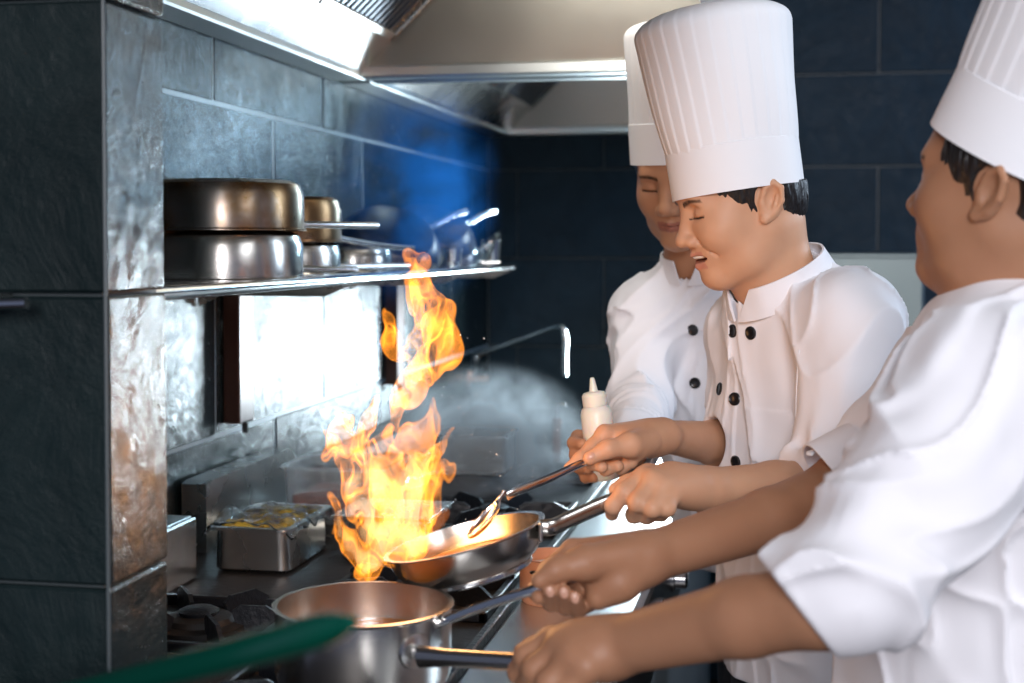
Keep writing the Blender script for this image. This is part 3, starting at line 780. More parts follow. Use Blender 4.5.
hs = W(540, 528, 1.64); he = W(672, 480, 1.735)
hp = bez([hs, W(552, 527, 1.645), W(566, 521, 1.66), W(612, 501, 1.70), he], 24)
MB().tube(hp, [(0.0045, 0.010)] * 3 + [(0.0055, 0.0105)] * (len(hp) - 3), 16).build('handle', M['pot_steel'], fp)
MB().box((-.012, -.002, -.012), (.012, .003, .012), .002, T(W(541, 531, 1.64), (0, 0, 1), (0.2, -1, 0))).build('handle_plate', M['steel'], fp)

# saucepan on the front burner, held by the nearest cook
sp = np.array([-0.468, 1.50, ZG + .0005]); rim_z = CZ - .402; shh = rim_z - sp[2]
sr = .099
so = empty('saucepan', sp, 'open steel saucepan on the front burner at the bottom of the picture', 'pot')
MB().lathe([(0, 0), (sr * .9, 0), (sr * .97, .005), (sr, .015), (sr, shh - .004), (sr + .003, shh - .001), (sr + .003, shh), (sr - .003, shh), (sr - .003, .015), (sr * .94, .008), (0, .006)], 96, T(sp)).build('pot_body', M['pot_steel'], so)
MB().lathe([(0, .045), (sr - .0035, .045), (sr - .0035, .040), (0, .040)], 64, T(sp)).build('broth', M['stew'], so)
ha = W(430, 657, 1.42); hb = W(600, 667, 1.365)
d = hb - ha; d /= np.linalg.norm(d)
MB().tube([ha - d * .012, ha + d * .02, ha + d * .1, hb], [(.010, .012), (.0085, .0095), (.0085, .0095), (.0085, .0095)], 20).build('handle', M['pot_steel'], so)
dd = ha - np.array([sp[0], sp[1], ha[2]]); dd[2] = 0; dd /= np.linalg.norm(dd)
pl = np.array([sp[0], sp[1], ha[2]]) + dd * (sr - .001)
MB().lathe([(0, 0), (.020, 0), (.019, .003), (.010, .006), (0, .006)], 32, T(pl, (0, 0, 1), dd)).build('handle_plate', M['steel'], so)
MB().tube([pl, ha + d * .004], .0085, 16).build('handle_neck', M['steel'], so)

# ladle in the saucepan
lt = empty('ladle', W(395, 640, 1.5), 'steel spoon resting in the saucepan, held by the nearest cook', 'spoon')
lp = bez([W(372, 640, 1.52), W(396, 641, 1.50), W(420, 632, 1.475), W(470, 611, 1.462), W(536, 589, 1.452), W(590, 573, 1.47)], 36)
MB().tube(lp, [(0.0022, 0.0055)] * 8 + [(0.003, 0.0055)] * (len(lp) - 8), 14).build('handle', M['steel_polish'], lt)
c = W(352, 645, 1.54)
br = .032; prof = [(br * math.cos(math.pi / 2 * (1 - k / 12)), -br * .5 * math.sin(math.pi / 2 * (1 - k / 12))) for k in range(13)]
MB().lathe(prof + [(x * .94, z * .94 + .001) for x, z in prof[::-1]], 40, T(c, None, (0.1, -.2, 1))).build('bowl', M['steel_polish'], lt)

# serving spoon in the frying pan
ls = empty('serving_spoon', W(490, 520, 1.68), 'long steel serving spoon stirring the frying pan', 'spoon')
lp = bez([W(507, 496, 1.70), W(517, 491, 1.71), W(552, 477, 1.75), W(596, 457, 1.81), W(640, 441, 1.85)], 32)
MB().tube(lp, [(0.0024, 0.0055)] * len(lp), 14).build('handle', M['steel_polish'], ls)
sd = Sdf().u(ell((0, 0, 0), (.031, .017, .009))).s(ell((0, 0, .0065), (.029, .0155, .0105)), .001).u(cap((.026, 0, .002), (.045, 0, .004), .003, .0026), .006)
V, F = sd.mesh((-.05, -.03, -.03), (.06, .03, .03), .0012)
a = W(476, 528, 1.665); b = W(507, 496, 1.70)
Ms = T(b - (b - a) / np.linalg.norm(b - a) * .044, b - a, (-.45, -.45, .75))
V = (Ms[:3, :3] @ (V * np.array([1, .62, 1])).T).T * 0.98 + Ms[:3, 3]
mkmesh('spoon_bowl', V, F, M['steel_polish'], ls)

# ------------------------------------------------------------------ green tube in the near foreground (out of focus)
gt = empty('green_tube', (-0.95, 1.31, CZ - .34), 'blurred green tube reaching in from the lower left, nearest the camera', 'tube')
gp = bez([W(-40, 705, 1.315), W(40, 700, 1.1), W(150, 676, .92), W(260, 648, .80), W(352, 622, .74)], 30)
MB().tube(gp, [.011] * (len(gp) - 3) + [.010, .008, .004], 20).build('tube_body', M['green'], gt)
MB().lathe([(0, 0), (.024, 0), (.022, .006), (0, .008)], 24, T(gp[0] + np.array([0, .0, 0]), (1, 0, 0), (0, -1, 0))).build('mount', M['steel'], gt)

# ------------------------------------------------------------------ the three cooks
def headframe(o, phi, pitch, roll=0.0):
    """phi: turn from -X towards the camera; pitch: face down"""
    f = np.array([-math.cos(R(phi)), -math.sin(R(phi)), 0.0]); u = np.array([0, 0, 1.0]); l = np.cross(u, f)
    f2 = f * math.cos(R(pitch)) - u * math.sin(R(pitch)); u2 = np.cross(f2, l)
    l3 = l * math.cos(R(roll)) + u2 * math.sin(R(roll)); u3 = np.cross(f2, l3)
    Rm = np.stack([f2, l3, u3], 1); return np.array(o, float), Rm
def local(f, o, Rm, s):
    o = np.array(o, np.float32); Rm = np.array(Rm, np.float32)
    return lambda P: f(((P - o) @ Rm) / s) * s
def head_ops(S, fr, s, smile=False, k=0.01):
    o, Rm = fr
    def U(f, k=0.0): S.u(local(f, o, Rm, s), k * s)
    def Sb(f, k=0.0): S.s(local(f, o, Rm, s), k * s)
    U(ell((-.002, 0, .032), (.084, .076, .086)), .02)
    U(ell((.026, 0, -.012), (.066, .063, .080)), .03)
    U(ell((.026, 0, -.052), (.055, .050, .052)), .03)
    for q in (-1, 1):
        U(cap((-.006, q * .046, -.050), (.026, q * .037, -.080), .018, .016), .035)
        U(cap((.026, q * .037, -.080), (.064, q * .012, -.098), .016, .015), .035)
        U(ell((.056, q * .034, -.028), (.028, .028, .028)), .03)
        if smile: U(ell((.066, q * .037, -.036), (.020, .018, .018)), .015)
    U(ell((.074, 0, -.097), (.017, .022, .015)), .015)
    U(cap((.079, -.034, .020), (.079, .034, .020), .012, .012), .02)
    U(ell((.056, 0, .045), (.030, .052, .040)), .02)
    U(ell((.076, 0, -.062), (.021, .028, .024)), .015)
    for q in (-1, 1):
        Sb(ell((.101, q * .031, .004), (.017, .017, .0105)), .012)
        U(ell((.0735, q * .031, .0005), (.0155, .0155, .0105)), .004)
        Sb(cap((.0895, q * .018, -.0062), (.083, q * .043, -.0050), .0016, .0014), .0015)
    U(cap((.086, 0, .010), (.103, 0, -.028), .0080, .0105), .012)
    U(ell((.106, 0, -.034), (.0125, .0125, .0105)), .007)
    for q in (-1, 1):
        U(ell((.096, q * .0135, -.038), (.0125, .0080, .0090)), .005)
        Sb(ell((.102, q * .0070, -.0475), (.0060, .0036, .0040)), .002)
    for q in (-1, 1):
        if smile:
            U(cap((.0965, 0, -.0585), (.076, q * .030, -.0560), .0050, .0026), .004)
            U(cap((.0925, 0, -.0760), (.076, q * .029, -.0590), .0054, .0026), .004)
        else:
            U(cap((.0965, 0, -.0605), (.085, q * .022, -.0640), .0050, .0030), .004)
            U(cap((.0945, 0, -.0695), (.085, q * .019, -.0670), .0058, .0030), .004)
    if smile:
        for q in (-1, 1): Sb(cap((.091, q * .023, -.037), (.076, q * .039, -.064), .0016, .0012), .006)
    if smile: Sb(ell((.092, 0, -.0655), (.019, .0265, .0058)), .002)
    else: Sb(ell((.100, 0, -.0655), (.012, .021, .0012)), .001)
    c, s_ = math.cos(-.42), math.sin(-.42)
    for q in (-1, 1):
        E = np.array([[c, 0, s_], [0, 1, 0], [-s_, 0, c]])
        flare = .30 * q
        def earf(f, q=q):
            ca, sa = math.cos(-flare * 1.0), math.sin(-flare)
            Rz = np.array([[ca, -sa, 0], [sa, ca, 0], [0, 0, 1]], np.float32); oo = np.array((-.004, q * .072, -.006), np.float32)
            Rl = (Rz @ np.array(E)).astype(np.float32)
            return lambda P: f((P - oo) @ Rl)
        U(earf(ell((-.008, q * .004, 0), (.017, .0055, .029))), .004)
        pts = [(.006, q * .005, -.004), (.004, q * .007, .018), (-.006, q * .008, .028), (-.018, q * .009, .022), (-.022, q * .008, .004), (-.015, q * .006, -.014), (-.005, q * .005, -.027)]
        for a_, b_ in zip(pts[:-1], pts[1:]): U(earf(cap(a_, b_, .0042, .0042)), .002)
        Sb(earf(ell((-.008, q * .0105, .004), (.0100, .0085, .0165))), .002)
        U(earf(cap((.004, q * .004, -.004), (.003, q * .004, -.010), .0045, .004)), .003)
        U(earf(cap((-.015, q * .006, .010), (-.013, q * .006, -.008), .0028, .0028)), .002)
        U(earf(ell((-.003, q * .005, -.026), (.007, .0045, .007))), .004)
def facecol(fr, s, base, lip, brow=(0.02, 0.013, 0.010), smile=False):
    o, Rm = fr; base = np.array(base, np.float32)
    def f(V):
        q = ((V - np.array(o, np.float32)) @ np.array(Rm, np.float32)) / s
        c = np.repeat(base[None], len(V), 0); x, y, z = q[:, 0], np.abs(q[:, 1]), q[:, 2]
        near = (np.abs(q) < 0.14).all(1)
        def mixc(m, col): c[:] = c * (1 - m[:, None]) + np.array(col, np.float32) * m[:, None]
        nz = vnoise(q * 300) * .5 + .5
        zb = .0165 + .004 * np.sin(np.clip((y - .012) / .038, 0, 1) * 2.6)
        m = np.clip(1 - np.abs(z - zb) / (.0052 - .0022 * np.clip((y - .012) / .036, 0, 1)), 0, 1) * (y > .011) * (y < .050) * (x > .05) * near
        mixc(np.clip(m * 1.9, 0, 1) * (.65 + .35 * nz), brow)
        yy = (y - .031) / .0165
        lash = np.clip(1 - np.abs(z - (-.0056 - .0004 + .0028 * yy * yy * .3)) / .0019, 0, 1) * (np.abs(yy) < 1) * (x > .062) * near
        mixc(np.clip(lash * 1.6, 0, 1), (.012, .008, .007))
        if smile:
            mo = ((x - .092) / .022) ** 2 + (y / .028) ** 2 < 1
            up = (z < -.0545) & (z > -.0625) & (y < .024) & (x > .082) & near
            dn = (z < -.0700) & (z > -.0810) & (y < .021) & (x > .082) & near
            inn = (z <= -.0625) & (z >= -.0700) & (y < .022) & (x > .072) & near
            mixc((up | dn).astype(np.float32) * .7, lip); mixc(inn.astype(np.float32), (.16, .02, .02))
        else:
            m = ((z < -.0575) & (z > -.0750) & (y < .0225) & (x > .083) & near).astype(np.float32); mixc(m * .8, lip)
        return c
    return f
def hair_obj(fr, s, parent, top=.05, slope=.2):
    o, Rm = fr; S = Sdf()
    L = lambda f: local(f, o, Rm, s)
    S.u(L(ell((-.004, 0, .030), (.091, .0825, .094))))
    S.u(L(ell((-.044, 0, -.010), (.048, .060, .055))), .02 * s)
    S.i(L(lambda P: -(P[..., 2] + .052) * .9 + 0 * P[..., 0] if False else (-(P[..., 2] + .055 + .25 * np.clip(P[..., 0] + .08, -.05, .1)))), .004)
    S.i(L(lambda P: (P[..., 2] - top - slope * P[..., 0]) * .95), .003)
    # hairline: cut away the face in front of a slanted line that leaves the sideburns
    def cut(P):
        x, y, z = P[..., 0], P[..., 1], P[..., 2]
        line = .080 - .034 * np.clip((.05 - z) / .05, 0, 1) - .032 * np.clip((.002 - z) / .03, 0, 1)
        return (x - line) * .8
    S.i(L(cut), .002)
    for q in (-1, 1):
        S.s(L(ell((-.014, q * .085, -.010), (.028, .03, .036))), .003)
    S.i(L(lambda P: -(P[..., 2] + .030 + np.where(P[..., 0] > -.02, 0, 1.0) * .05)), .004)
    Rm32 = np.array(Rm, np.float32); o32 = np.array(o, np.float32)
    S.d(lambda P: (vnoise(((P - o32) @ Rm32) * np.array([260, 260, 50], np.float32) / s) * .0016).astype(np.float32))
    c = np.array(o); return S.obj('hair', M['hair'], c - .15 * s, c + .15 * s, .0019, parent)
def hat_obj(fr, s, base, tilt, parent, rx=.098, ry=.084, hb=.068, H=.27, flare=1.28, npl=30, sidetilt=0.0, lean=0.0, cx=0.0):
    """tall pleated paper hat; base: local height of its rim, tilt: degrees back"""
    o, Rm = fr; c, s_ = math.cos(R(tilt)), math.sin(R(tilt))
    Rt = np.array([[c, 0, -s_], [0, 1, 0], [s_, 0, c]])
    cs, ss = math.cos(R(sidetilt)), math.sin(R(sidetilt)); Rs = np.array([[1, 0, 0], [0, cs, -ss], [0, ss, cs]])
    Q = Rm @ Rt @ Rs; org = np.array(o) + Rm @ np.array([cx, 0, base]) * s
    n = npl * 12
    def put(name, rows, mat):
        V = []; F = []
        for (zf, rf) in rows:
            for k in range(n):
                a = 2 * math.pi * k / n; r = rf(a); x, y = rx * r * math.cos(a), ry * r * math.sin(a)
                V.append(org + Q @ (np.array([x + lean * max(zf - hb, 0), y, zf + .0 * x]) * s))
        m = len(rows)
        for i in range(m - 1):
            for k in range(n): F.append((i * n + k, i * n + (k + 1) % n, (i + 1) * n + (k + 1) % n, (i + 1) * n + k))
        return mkmesh(name, V, F, mat, parent, True, 40)
    band = put('hat_band', [(0.004, lambda a: .975), (0, lambda a: .99), (0, lambda a: 1.0), (hb, lambda a: 1.012), (hb + .001, lambda a: 1.0), (hb - .01, lambda a: .985)], M['paper'])
    rows = []; m = 30
    def mk(t):
        amp = .013 * (1 - .35 * t); R0 = 1.0 + (flare - 1) * (t ** .85)
        def rf(a):
            ph = (a * npl / (2 * math.pi)) % 1.0
            return R0 * (1 - amp + amp * (ph if ph < .82 else (1 - ph) / .18 * .82) * 1.2) * (1 + .012 * math.sin(3 * a + 5 * t))
        return rf
    for i in range(m):
        t = i / (m - 1); rows.append((hb - .006 + (H - hb) * .86 * t, mk(t)))
    zt = hb - .006 + (H - hb) * .86
    for i in range(1, 13):
        a_ = math.pi / 2 * i / 12; rr = math.cos(a_) ** .6 if i < 12 else 0.02; base_f = mk(1.0)
        rows.append((zt + (H - zt) * math.sin(a_) ** .9, (lambda a, rr=rr, bf=base_f: bf(a) * rr)))
    put('hat_crown', rows, M['paper'])
    return band

def clothfold(seed, amp=.006, sc=9, st=(1, 1, .4)):
    st = np.array(st, np.float32)
    def f(P):
        q = (P + seed) * sc * st; w_ = vnoise(q * .6)[..., None] * 1.2
        r = 1 - np.abs(vnoise(q + w_)); r2 = 1 - np.abs(vnoise(q * 2.1 + 7 + w_ * 2))
        return (-(r ** 4 - .4) * amp * .9 - (r2 ** 5 - .35) * amp * .55).astype(np.float32)
    return f
def person(name_loc, label):
    return empty('person', name_loc, label, 'person')
def legs(parent, hips, foot, sep, f, ztop):
    """trousers and shoes; hips & foot centre in xy, sep: unit vector between the feet"""
    S = Sdf(); sep = np.array([*sep, 0.]); f = np.array([*f, 0.])
    hp = np.array([hips[0], hips[1], ztop]); S.u(ell(hp - [0, 0, .06], (.135, .135, .13)))
    for q in (-1, 1):
        a_ = hp + sep * .08 * q - np.array([0, 0, .1]); b_ = np.array([foot[0], foot[1], .48]) + sep * .10 * q + f * .02; c_ = np.array([foot[0], foot[1], .055]) + sep * .11 * q
        S.chain([a_, b_, c_], [.088, .070, .062], .05)
    S.d(clothfold(3 + hips[0], .006, 10))
    lo = np.array([min(hips[0], foot[0]) - .3, min(hips[1], foot[1]) - .3, 0.03]); hi = np.array([max(hips[0], foot[0]) + .3, max(hips[1], foot[1]) + .3, ztop + .12])
    S.i(plane((0, 0, .05), (0, 0, -1)), .004)
    S.obj('trousers', M['trousers'], lo, hi, .009, parent)
    for q in (-1, 1):
        c_ = np.array([foot[0], foot[1], 0]) + sep * .11 * q
        S2 = Sdf().chain([c_ + [0, 0, .055] - f * .03, c_ + f * .10 + [0, 0, .045], c_ + f * .17 + [0, 0, .035]], [.048, .042, .036], .02)
        S2.u(cap(c_ + [0, 0, .05], c_ + [0, 0, .11], .05, .045), .03).i(plane((0, 0, .001), (0, 0, -1)), .002)
        S2.obj('shoe', M['shoe'], c_ - [.3, .3, .02], c_ + [.3, .3, .2], .006, parent)
def buttons(S, pts, parent, r=.0095, y0=1.0):
    for (u, v) in pts:
        p, n_ = S.hit(u, v, y0)
        MB().lathe([(0, .001), (r * .9, -.001), (r, .001), (r, .0032), (r * .85, .0042), (r * .7, .0032), (0, .0030)], 32, T(p - n_ * .001, None, n_)).build('button', M['black'], parent)
def seamline(S, pix, parent, name, mat, r=.0011, y0=1.0):
    P = [S.hit(u, v, y0) for (u, v) in pix]; P = [p - n_ * r * .2 for p, n_ in P]
    MB().tube(bez(P, max(8, len(P) * 4)), r, 6).build(name, mat, parent)
SKIN1 = (.60, .335, .205); SKIN2 = (.50, .26, .150); SKIN3 = (.37, .185, .105)
fist_k = .006

def collar(c0, c1, r0, r1, front, parent, tilt=20, gap0=5, gap1=20, ov=0.0):
    """standing collar, open in front"""
    front = np.array(front, float); front /= np.linalg.norm(front); up = np.array([0, 0, 1.0])
    ax = up * math.cos(R(tilt)) + front * math.sin(R(tilt)); fx = front * math.cos(R(tilt)) - up * math.sin(R(tilt)); sd_ = np.cross(ax, fx)
    V = []; F = []; n = 72; rows = [(0, 0), (.5, 0), (1, 0), (1, -.0030), (.5, -.0032), (0, -.0034)]
    for (t, dr) in rows:
        g = R(gap0 + (gap1 - gap0) * t); c = np.array(c0) * (1 - t) + np.array(c1) * t; r = r0 + (r1 - r0) * t + dr
        for k in range(n):
            a = g + (2 * math.pi - 2 * g) * k / (n - 1)
            V.append(c + (fx * math.cos(a) + sd_ * math.sin(a)) * r * (1 + .03 * math.sin(a * 3 + 1)))
    m = len(rows)
    for i in range(m):
        j = (i + 1) % m
        for k in range(n - 1): F.append((i * n + k, i * n + k + 1, j * n + k + 1, j * n + k))
    F.append(tuple(i * n for i in range(m))[::-1]); F.append(tuple(i * n + n - 1 for i in range(m)))
    return mkmesh('collar', V, F, M['cloth'], parent, True, 50)
def cuff(c0, c1, r0, r1, parent, seed=0, n=64, th=.0026):
    c0 = np.array(c0); c1 = np.array(c1); ax = c1 - c0; L = np.linalg.norm(ax); m = 10; rows = [(i / (m - 1), 0) for i in range(m)] + [(1 - i / (m - 1), -th) for i in range(m)]
    Mx = T(c0, None, ax); V = []; F = []
    for (t, dr) in rows:
        for k in range(n):
            a = 2 * math.pi * k / n; r = (r0 + (r1 - r0) * t + dr) * (1 + t * (.05 * math.sin(2 * a + seed) + .03 * math.sin(5 * a + seed * 2)))
            V.append((Mx @ np.array([r * math.cos(a), r * math.sin(a), L * t, 1]))[:3])
    q = len(rows)
    for i in range(q):
        for k in range(n): F.append((i * n + k, i * n + (k + 1) % n, ((i + 1) % q) * n + (k + 1) % n, ((i + 1) % q) * n + k))
    return mkmesh('sleeve_cuff', V, F, M['cloth'], parent, True, 60)
# ---- second cook (middle): tossing the frying pan
hd = headframe(W(744, 199, 2.0), 22, 16, 0); hs_ = .955
pm = person((W(815, 600, 2.1)[0], 2.12, 0), 'smiling cook in the middle, in white jacket and tall hat, tossing the flaming pan')
B = Sdf(); head_ops(B, hd, hs_, True)
nb = W(775, 282, 2.03)
B.u(cap(hd[0] + hd[1] @ np.array([-.026, 0, -.045]), nb, .051, .052), .03)
B.u(cap(nb, W(800, 335, 2.07), .052, .06), .03).u(ell(W(808, 400, 2.12), (.06, .07, .16)), .03).u(cap(W(808, 400, 2.12), W(815, 560, 2.15), .06, .06), .03)
shn, elb, wr = W(852, 318, 1.93), W(836, 486, 1.90), W(706, 489, 1.76)
B.chain([W(800, 330, 2.02), shn, elb, W(775, 489, 1.83), wr], [.05, .048, .038, .0345, .026], .03)
shf, elf, wrf = W(748, 330, 2.15), W(762, 452, 2.24), W(662, 436, 1.90)
B.chain([W(790, 335, 2.06), shf, elf, W(715, 443, 2.12), wrf], [.045, .042, .036, .033, .0215], .03)
# near (left) hand closed over the pan handle
K = .006
B.chain([wr, W(672, 484, 1.735)], [.027, .028], .012)
kn = [W(644, 477, 1.715), W(653, 481, 1.700), W(663, 487, 1.695), W(672, 494, 1.700)]
for p_, r_ in zip(kn, (.0125, .0125, .012, .011)): B.chain([wr * .65 + p_ * .35, p_], [.019, r_ + .001], .014)
B.chain([kn[0], W(624, 492, 1.690), W(613, 506, 1.690), W(612, 514, 1.705)], [.0125, .0112, .0098, .0085], K)
B.chain([kn[1], W(638, 502, 1.675), W(634, 515, 1.705), W(642, 510, 1.735)], [.0122, .0112, .0098, .0085], K)
B.chain([kn[2], W(653, 508, 1.672), W(647, 516, 1.700), W(652, 509, 1.735)], [.0118, .0108, .0095, .0085], K)
B.chain([kn[3], W(667, 508, 1.680), W(661, 514, 1.705), W(664, 507, 1.73)], [.0110, .0100, .0088, .008], K)
B.chain([W(690, 480, 1.775), W(648, 476, 1.765), W(628, 485, 1.752), W(616, 490, 1.742)], [.018, .014, .0115, .0095], .010)
# far (right) hand holding the serving spoon
knr = [W(605, 434, 1.835), W(613, 437, 1.850), W(622, 441, 1.862), W(631, 446, 1.868)]
for p_, r_ in zip(knr, (.0125, .0125, .012, .011)): B.chain([wrf * .65 + p_ * .35, p_], [.018, r_], .013)
B.chain([wrf, W(634, 446, 1.83)], [.020, .021], .02)
B.chain([knr[0], W(592, 447, 1.820), W(580, 459, 1.800), W(569, 468, 1.785)], [.0115, .0095, .0085, .0072], K)
B.chain([knr[1], W(600, 452, 1.840), W(592, 463, 1.815), W(602, 467, 1.800)], [.0115, .0100, .0088, .008], K)
B.chain([knr[2], W(613, 458, 1.845), W(606, 469, 1.820), W(618, 466, 1.812)], [.0112, .0098, .0086, .0078], K)
B.chain([knr[3], W(627, 461, 1.850), W(621, 468, 1.830), W(632, 463, 1.826)], [.0104, .0090, .0080, .0072], K)
B.chain([W(648, 442, 1.85), W(630, 445, 1.810), W(608, 449, 1.790), W(590, 458, 1.782)], [.014, .0155, .0112, .0092], .008)
lo = np.array([-.45, 1.55, .95]); hi = np.array([.35, 2.35, 1.75])
B.obj('body', M['skin'], lo, hi, .0021, pm, facecol(hd, hs_, SKIN1, (.52, .20, .15), smile=True))
# teeth
tv = Sdf().u(ell((.0835, 0, -.0622), (.0138, .0215, .0046)))
V, F = tv.mesh((.05, -.03, -.08), (.11, .03, -.05), .0014); V = (hd[1] @ (V * hs_).T).T + hd[0]
mkmesh('teeth', V, F, M['teeth'], pm)
# thumb nails
def nail(p, n_, x, r, parent, mat=None):
    p = np.array(p); V = []; 
    MB().lathe([(0, .0010), (.7, .0007), (1.0, -.0004), (0, -.001)], 20, T(p, x, n_) @ np.diag([r * 1.2, r * .85, 1.0, 1.0])).build('nail', mat or M['nail'], parent)
M['nail'] = simple('finger_nail', (.56, .31, .22), 0.3)
def nailhit(S, u, v, xdir, r, parent, y0=1.0):
    p, n_ = S.hit(u, v, y0); nail(p + n_ * .0003, n_, xdir, r, parent)
nailhit(B, 590, 456, W(590, 458, 1.78) - W(608, 449, 1.79), .0055, pm)
hair_obj(hd, hs_, pm, .018, .14)
hat_obj(hd, hs_, .012, 8, pm, rx=.098, ry=.088, cx=.006, H=.275, flare=1.20, sidetilt=3, lean=.02)
# jacket
J = Sdf()
fwd = np.array([-.78, -.62, 0]); lft = np.array([.62, -.78, 0]); RJ = np.stack([fwd, lft, [0, 0, 1]], 1)
J.u(ell(W(810, 395, 2.075), (.110, .150, .20), RJ))
J.u(ell(W(812, 580, 2.15), (.128, .160, .34), RJ), .05)
J.chain([W(790, 318, 2.06), shn + [0, 0, -.004]], [.060, .066], .05)
J.chain([W(790, 318, 2.06), shf + [0, 0, -.004]], [.060, .058], .05)
J.u(cap(W(779, 290, 2.045), W(800, 340, 2.06), .070, .095), .03)
J.chain([shn, W(848, 400, 1.92), W(826, 500, 1.875)], [.068, .068, .064], .03)
J.chain([shf, W(748, 400, 2.19), W(760, 448, 2.22)], [.058, .058, .056], .03)
J.u(ell(W(779, 455, 2.11), (.100, .120, .13), RJ), .04)
J.d(clothfold(1.3, .0095, 7.5, (1, 1, .5)))
# crease where the sleeve meets the chest, the armhole seam, pocket and front flap
J.s(cap(W(800, 356, 1.86), W(797, 440, 1.86), .006, .010), .022)
pk, pkn = J.hit(771, 440)
def rect(S, c0, ux, uz, hx, hz, amp, y0=1.0):
    c0 = np.array(c0, np.float32); ux = np.array(ux, np.float32); uz = np.array(uz, np.float32); uy = np.cross(ux, uz)
    def f(P):
        q = P - c0; a = np.abs(q @ ux) - hx; b = np.abs(q @ uz) - hz; c_ = np.abs(q @ uy) - .05
        e = np.maximum(np.maximum(a, b), c_); return (-amp * np.clip(-e / .0022 + .5, 0, 1)).astype(np.float32)
    S.d(f)
ux = W(797, 440, pk[1] - .01) - W(745, 440, pk[1] + .02); ux /= np.linalg.norm(ux)
rect(J, pk + [0, 0, -.01], ux, (0, 0, 1), .036, .052, .0022)
f0, _ = J.hit(716, 420); ux2 = np.array([.75, -.66, 0])
rect(J, f0 + np.array([.012, 0, -.10]), ux2, (0, 0, 1), .040, .33, .0026)
bore = Sdf()
for (a_, b_, r_) in ((W(846, 440, 1.91), W(826, 512, 1.87), .054), (W(750, 450, 2.20), W(690, 439, 2.03), .040)):
    J.s(cap(a_, b_, r_, r_ * .95), .004)
def lim(f, c, r):
    g = ell(c, r); return lambda P: np.maximum(f(P), g(P))
J.s(lim(plane(W(800, 476, 1.88), (.10, 0, 1)), W(822, 515, 1.86), (.10, .085, .075)), .002)
J.s(cap(W(783, 312, 2.05), W(768, 255, 2.02), .058, .068), .004)
J.i(plane((0, 0, .82), (0, 0, -1)), .004)
jk = J.obj('chef_jacket', M['cloth'], (-.35, 1.6, .80), (.45, 2.5, 1.6), .0030, pm)
buttons(J, [(733, 331), (751, 333), (720, 389), (735, 399), (718, 452), (736, 462)], jk)
collar(W(781, 292, 2.045), W(773, 266, 2.025), .086, .074, (-.80, -.60, 0), jk, tilt=28, gap0=3, gap1=22)
seamline(J, [(799, 350), (797, 380), (796, 410), (798, 436)], jk, 'armhole_seam', M['cloth'])
legs(pm, (.05, 2.18), (.06, 2.2), (.62, -.78), (-.78, -.62), .95)

# ---- third cook (at the back): holding the squeeze bottle
hd3 = headframe(W(684, 172, 2.42), 74, 20, 0)
pb = person((.0, 2.62, 0), 'cook standing behind the others, face half hidden by the middle cook, squeezing a bottle')
B3 = Sdf(); head_ops(B3, hd3, 1.0, False)
nb3 = W(700, 262, 2.50)
B3.u(cap(hd3[0] + hd3[1] @ np.array([-.035, 0, -.045]), nb3, .054, .060), .03)
B3.u(cap(nb3, W(712, 330, 2.56), .052, .06), .03).u(cap(W(715, 330, 2.57), W(728, 520, 2.58), .075, .08), .03)
el3 = W(636, 402, 2.40); wr3 = W(630, 450, 2.16)
B3.chain([W(700, 300, 2.52), W(648, 312, 2.48), el3, wr3], [.05, .048, .038, .026], .03)
B3.chain([W(730, 300, 2.54), W(815, 315, 2.60), W(835, 430, 2.62), W(810, 510, 2.48)], [.05, .048, .038, .03], .03)
bx = W(597, 440, 2.06)
B3.chain([wr3, W(616, 452, 2.10)], [.026, .026], .012)
for (k_, pts, rr) in ((0, [W(617, 437, 2.105), W(598, 437, 2.100), W(578, 437, 2.078), W(574, 443, 2.052), W(582, 444, 2.030)], (.012, .011, .010, .0095, .0082)),
                      (1, [W(617, 449, 2.105), W(598, 450, 2.100), W(579, 450, 2.078), W(576, 455, 2.052), W(584, 457, 2.030)], (.012, .011, .010, .0095, .0082)),
                      (2, [W(617, 460, 2.100), W(598, 462, 2.100), W(581, 463, 2.078), W(579, 467, 2.052), W(588, 469, 2.030)], (.0115, .0105, .0098, .009, .008)),
                      (3, [W(617, 470, 2.100), W(600, 473, 2.098), W(588, 474, 2.078), W(586, 477, 2.055), W(594, 478, 2.036)], (.011, .010, .009, .0085, .0075))):
    B3.chain([wr3] + pts, (.018,) + rr, K)
B3.chain([wr3, W(622, 446, 2.07), W(614, 443, 2.035), W(606, 442, 2.022)], [.018, .014, .0115, .0095], .008)
B3.obj('body', M['skin'], (-.5, 1.95, .95), (.3, 2.8, 1.78), .0024, pb, facecol(hd3, 1.0, SKIN2, (.34, .12, .09)))
hair_obj(hd3, 1.0, pb, .026, .25)
hat_obj(hd3, 1.0, .018, 14, pb, rx=.096, ry=.088, cx=.002, H=.242, flare=1.03, lean=-.01)
J3 = Sdf(); fw3 = np.array([-.35, -.94, 0]); lf3 = np.array([.94, -.35, 0]); RJ3 = np.stack([fw3, lf3, [0, 0, 1]], 1)
J3.u(ell(W(722, 385, 2.56), (.120, .150, .20), RJ3)).u(ell(W(742, 500, 2.62), (.130, .138, .36), RJ3), .05)
J3.chain([W(700, 295, 2.53), W(652, 312, 2.49)], [.062, .068], .05)
J3.chain([W(730, 292, 2.55), W(830, 312, 2.60)], [.062, .072], .05)
J3.u(cap(nb3 + [.0, .0, -.035], W(715, 320, 2.54), .070, .09), .03)
J3.chain([W(650, 318, 2.49), W(642, 360, 2.45), W(641, 402, 2.39), W(634, 440, 2.22), W(631, 452, 2.155)], [.064, .058, .056, .046, .040], .03)
J3.chain([W(822, 318, 2.60), W(838, 425, 2.62), W(812, 500, 2.50)], [.07, .06, .045], .03)
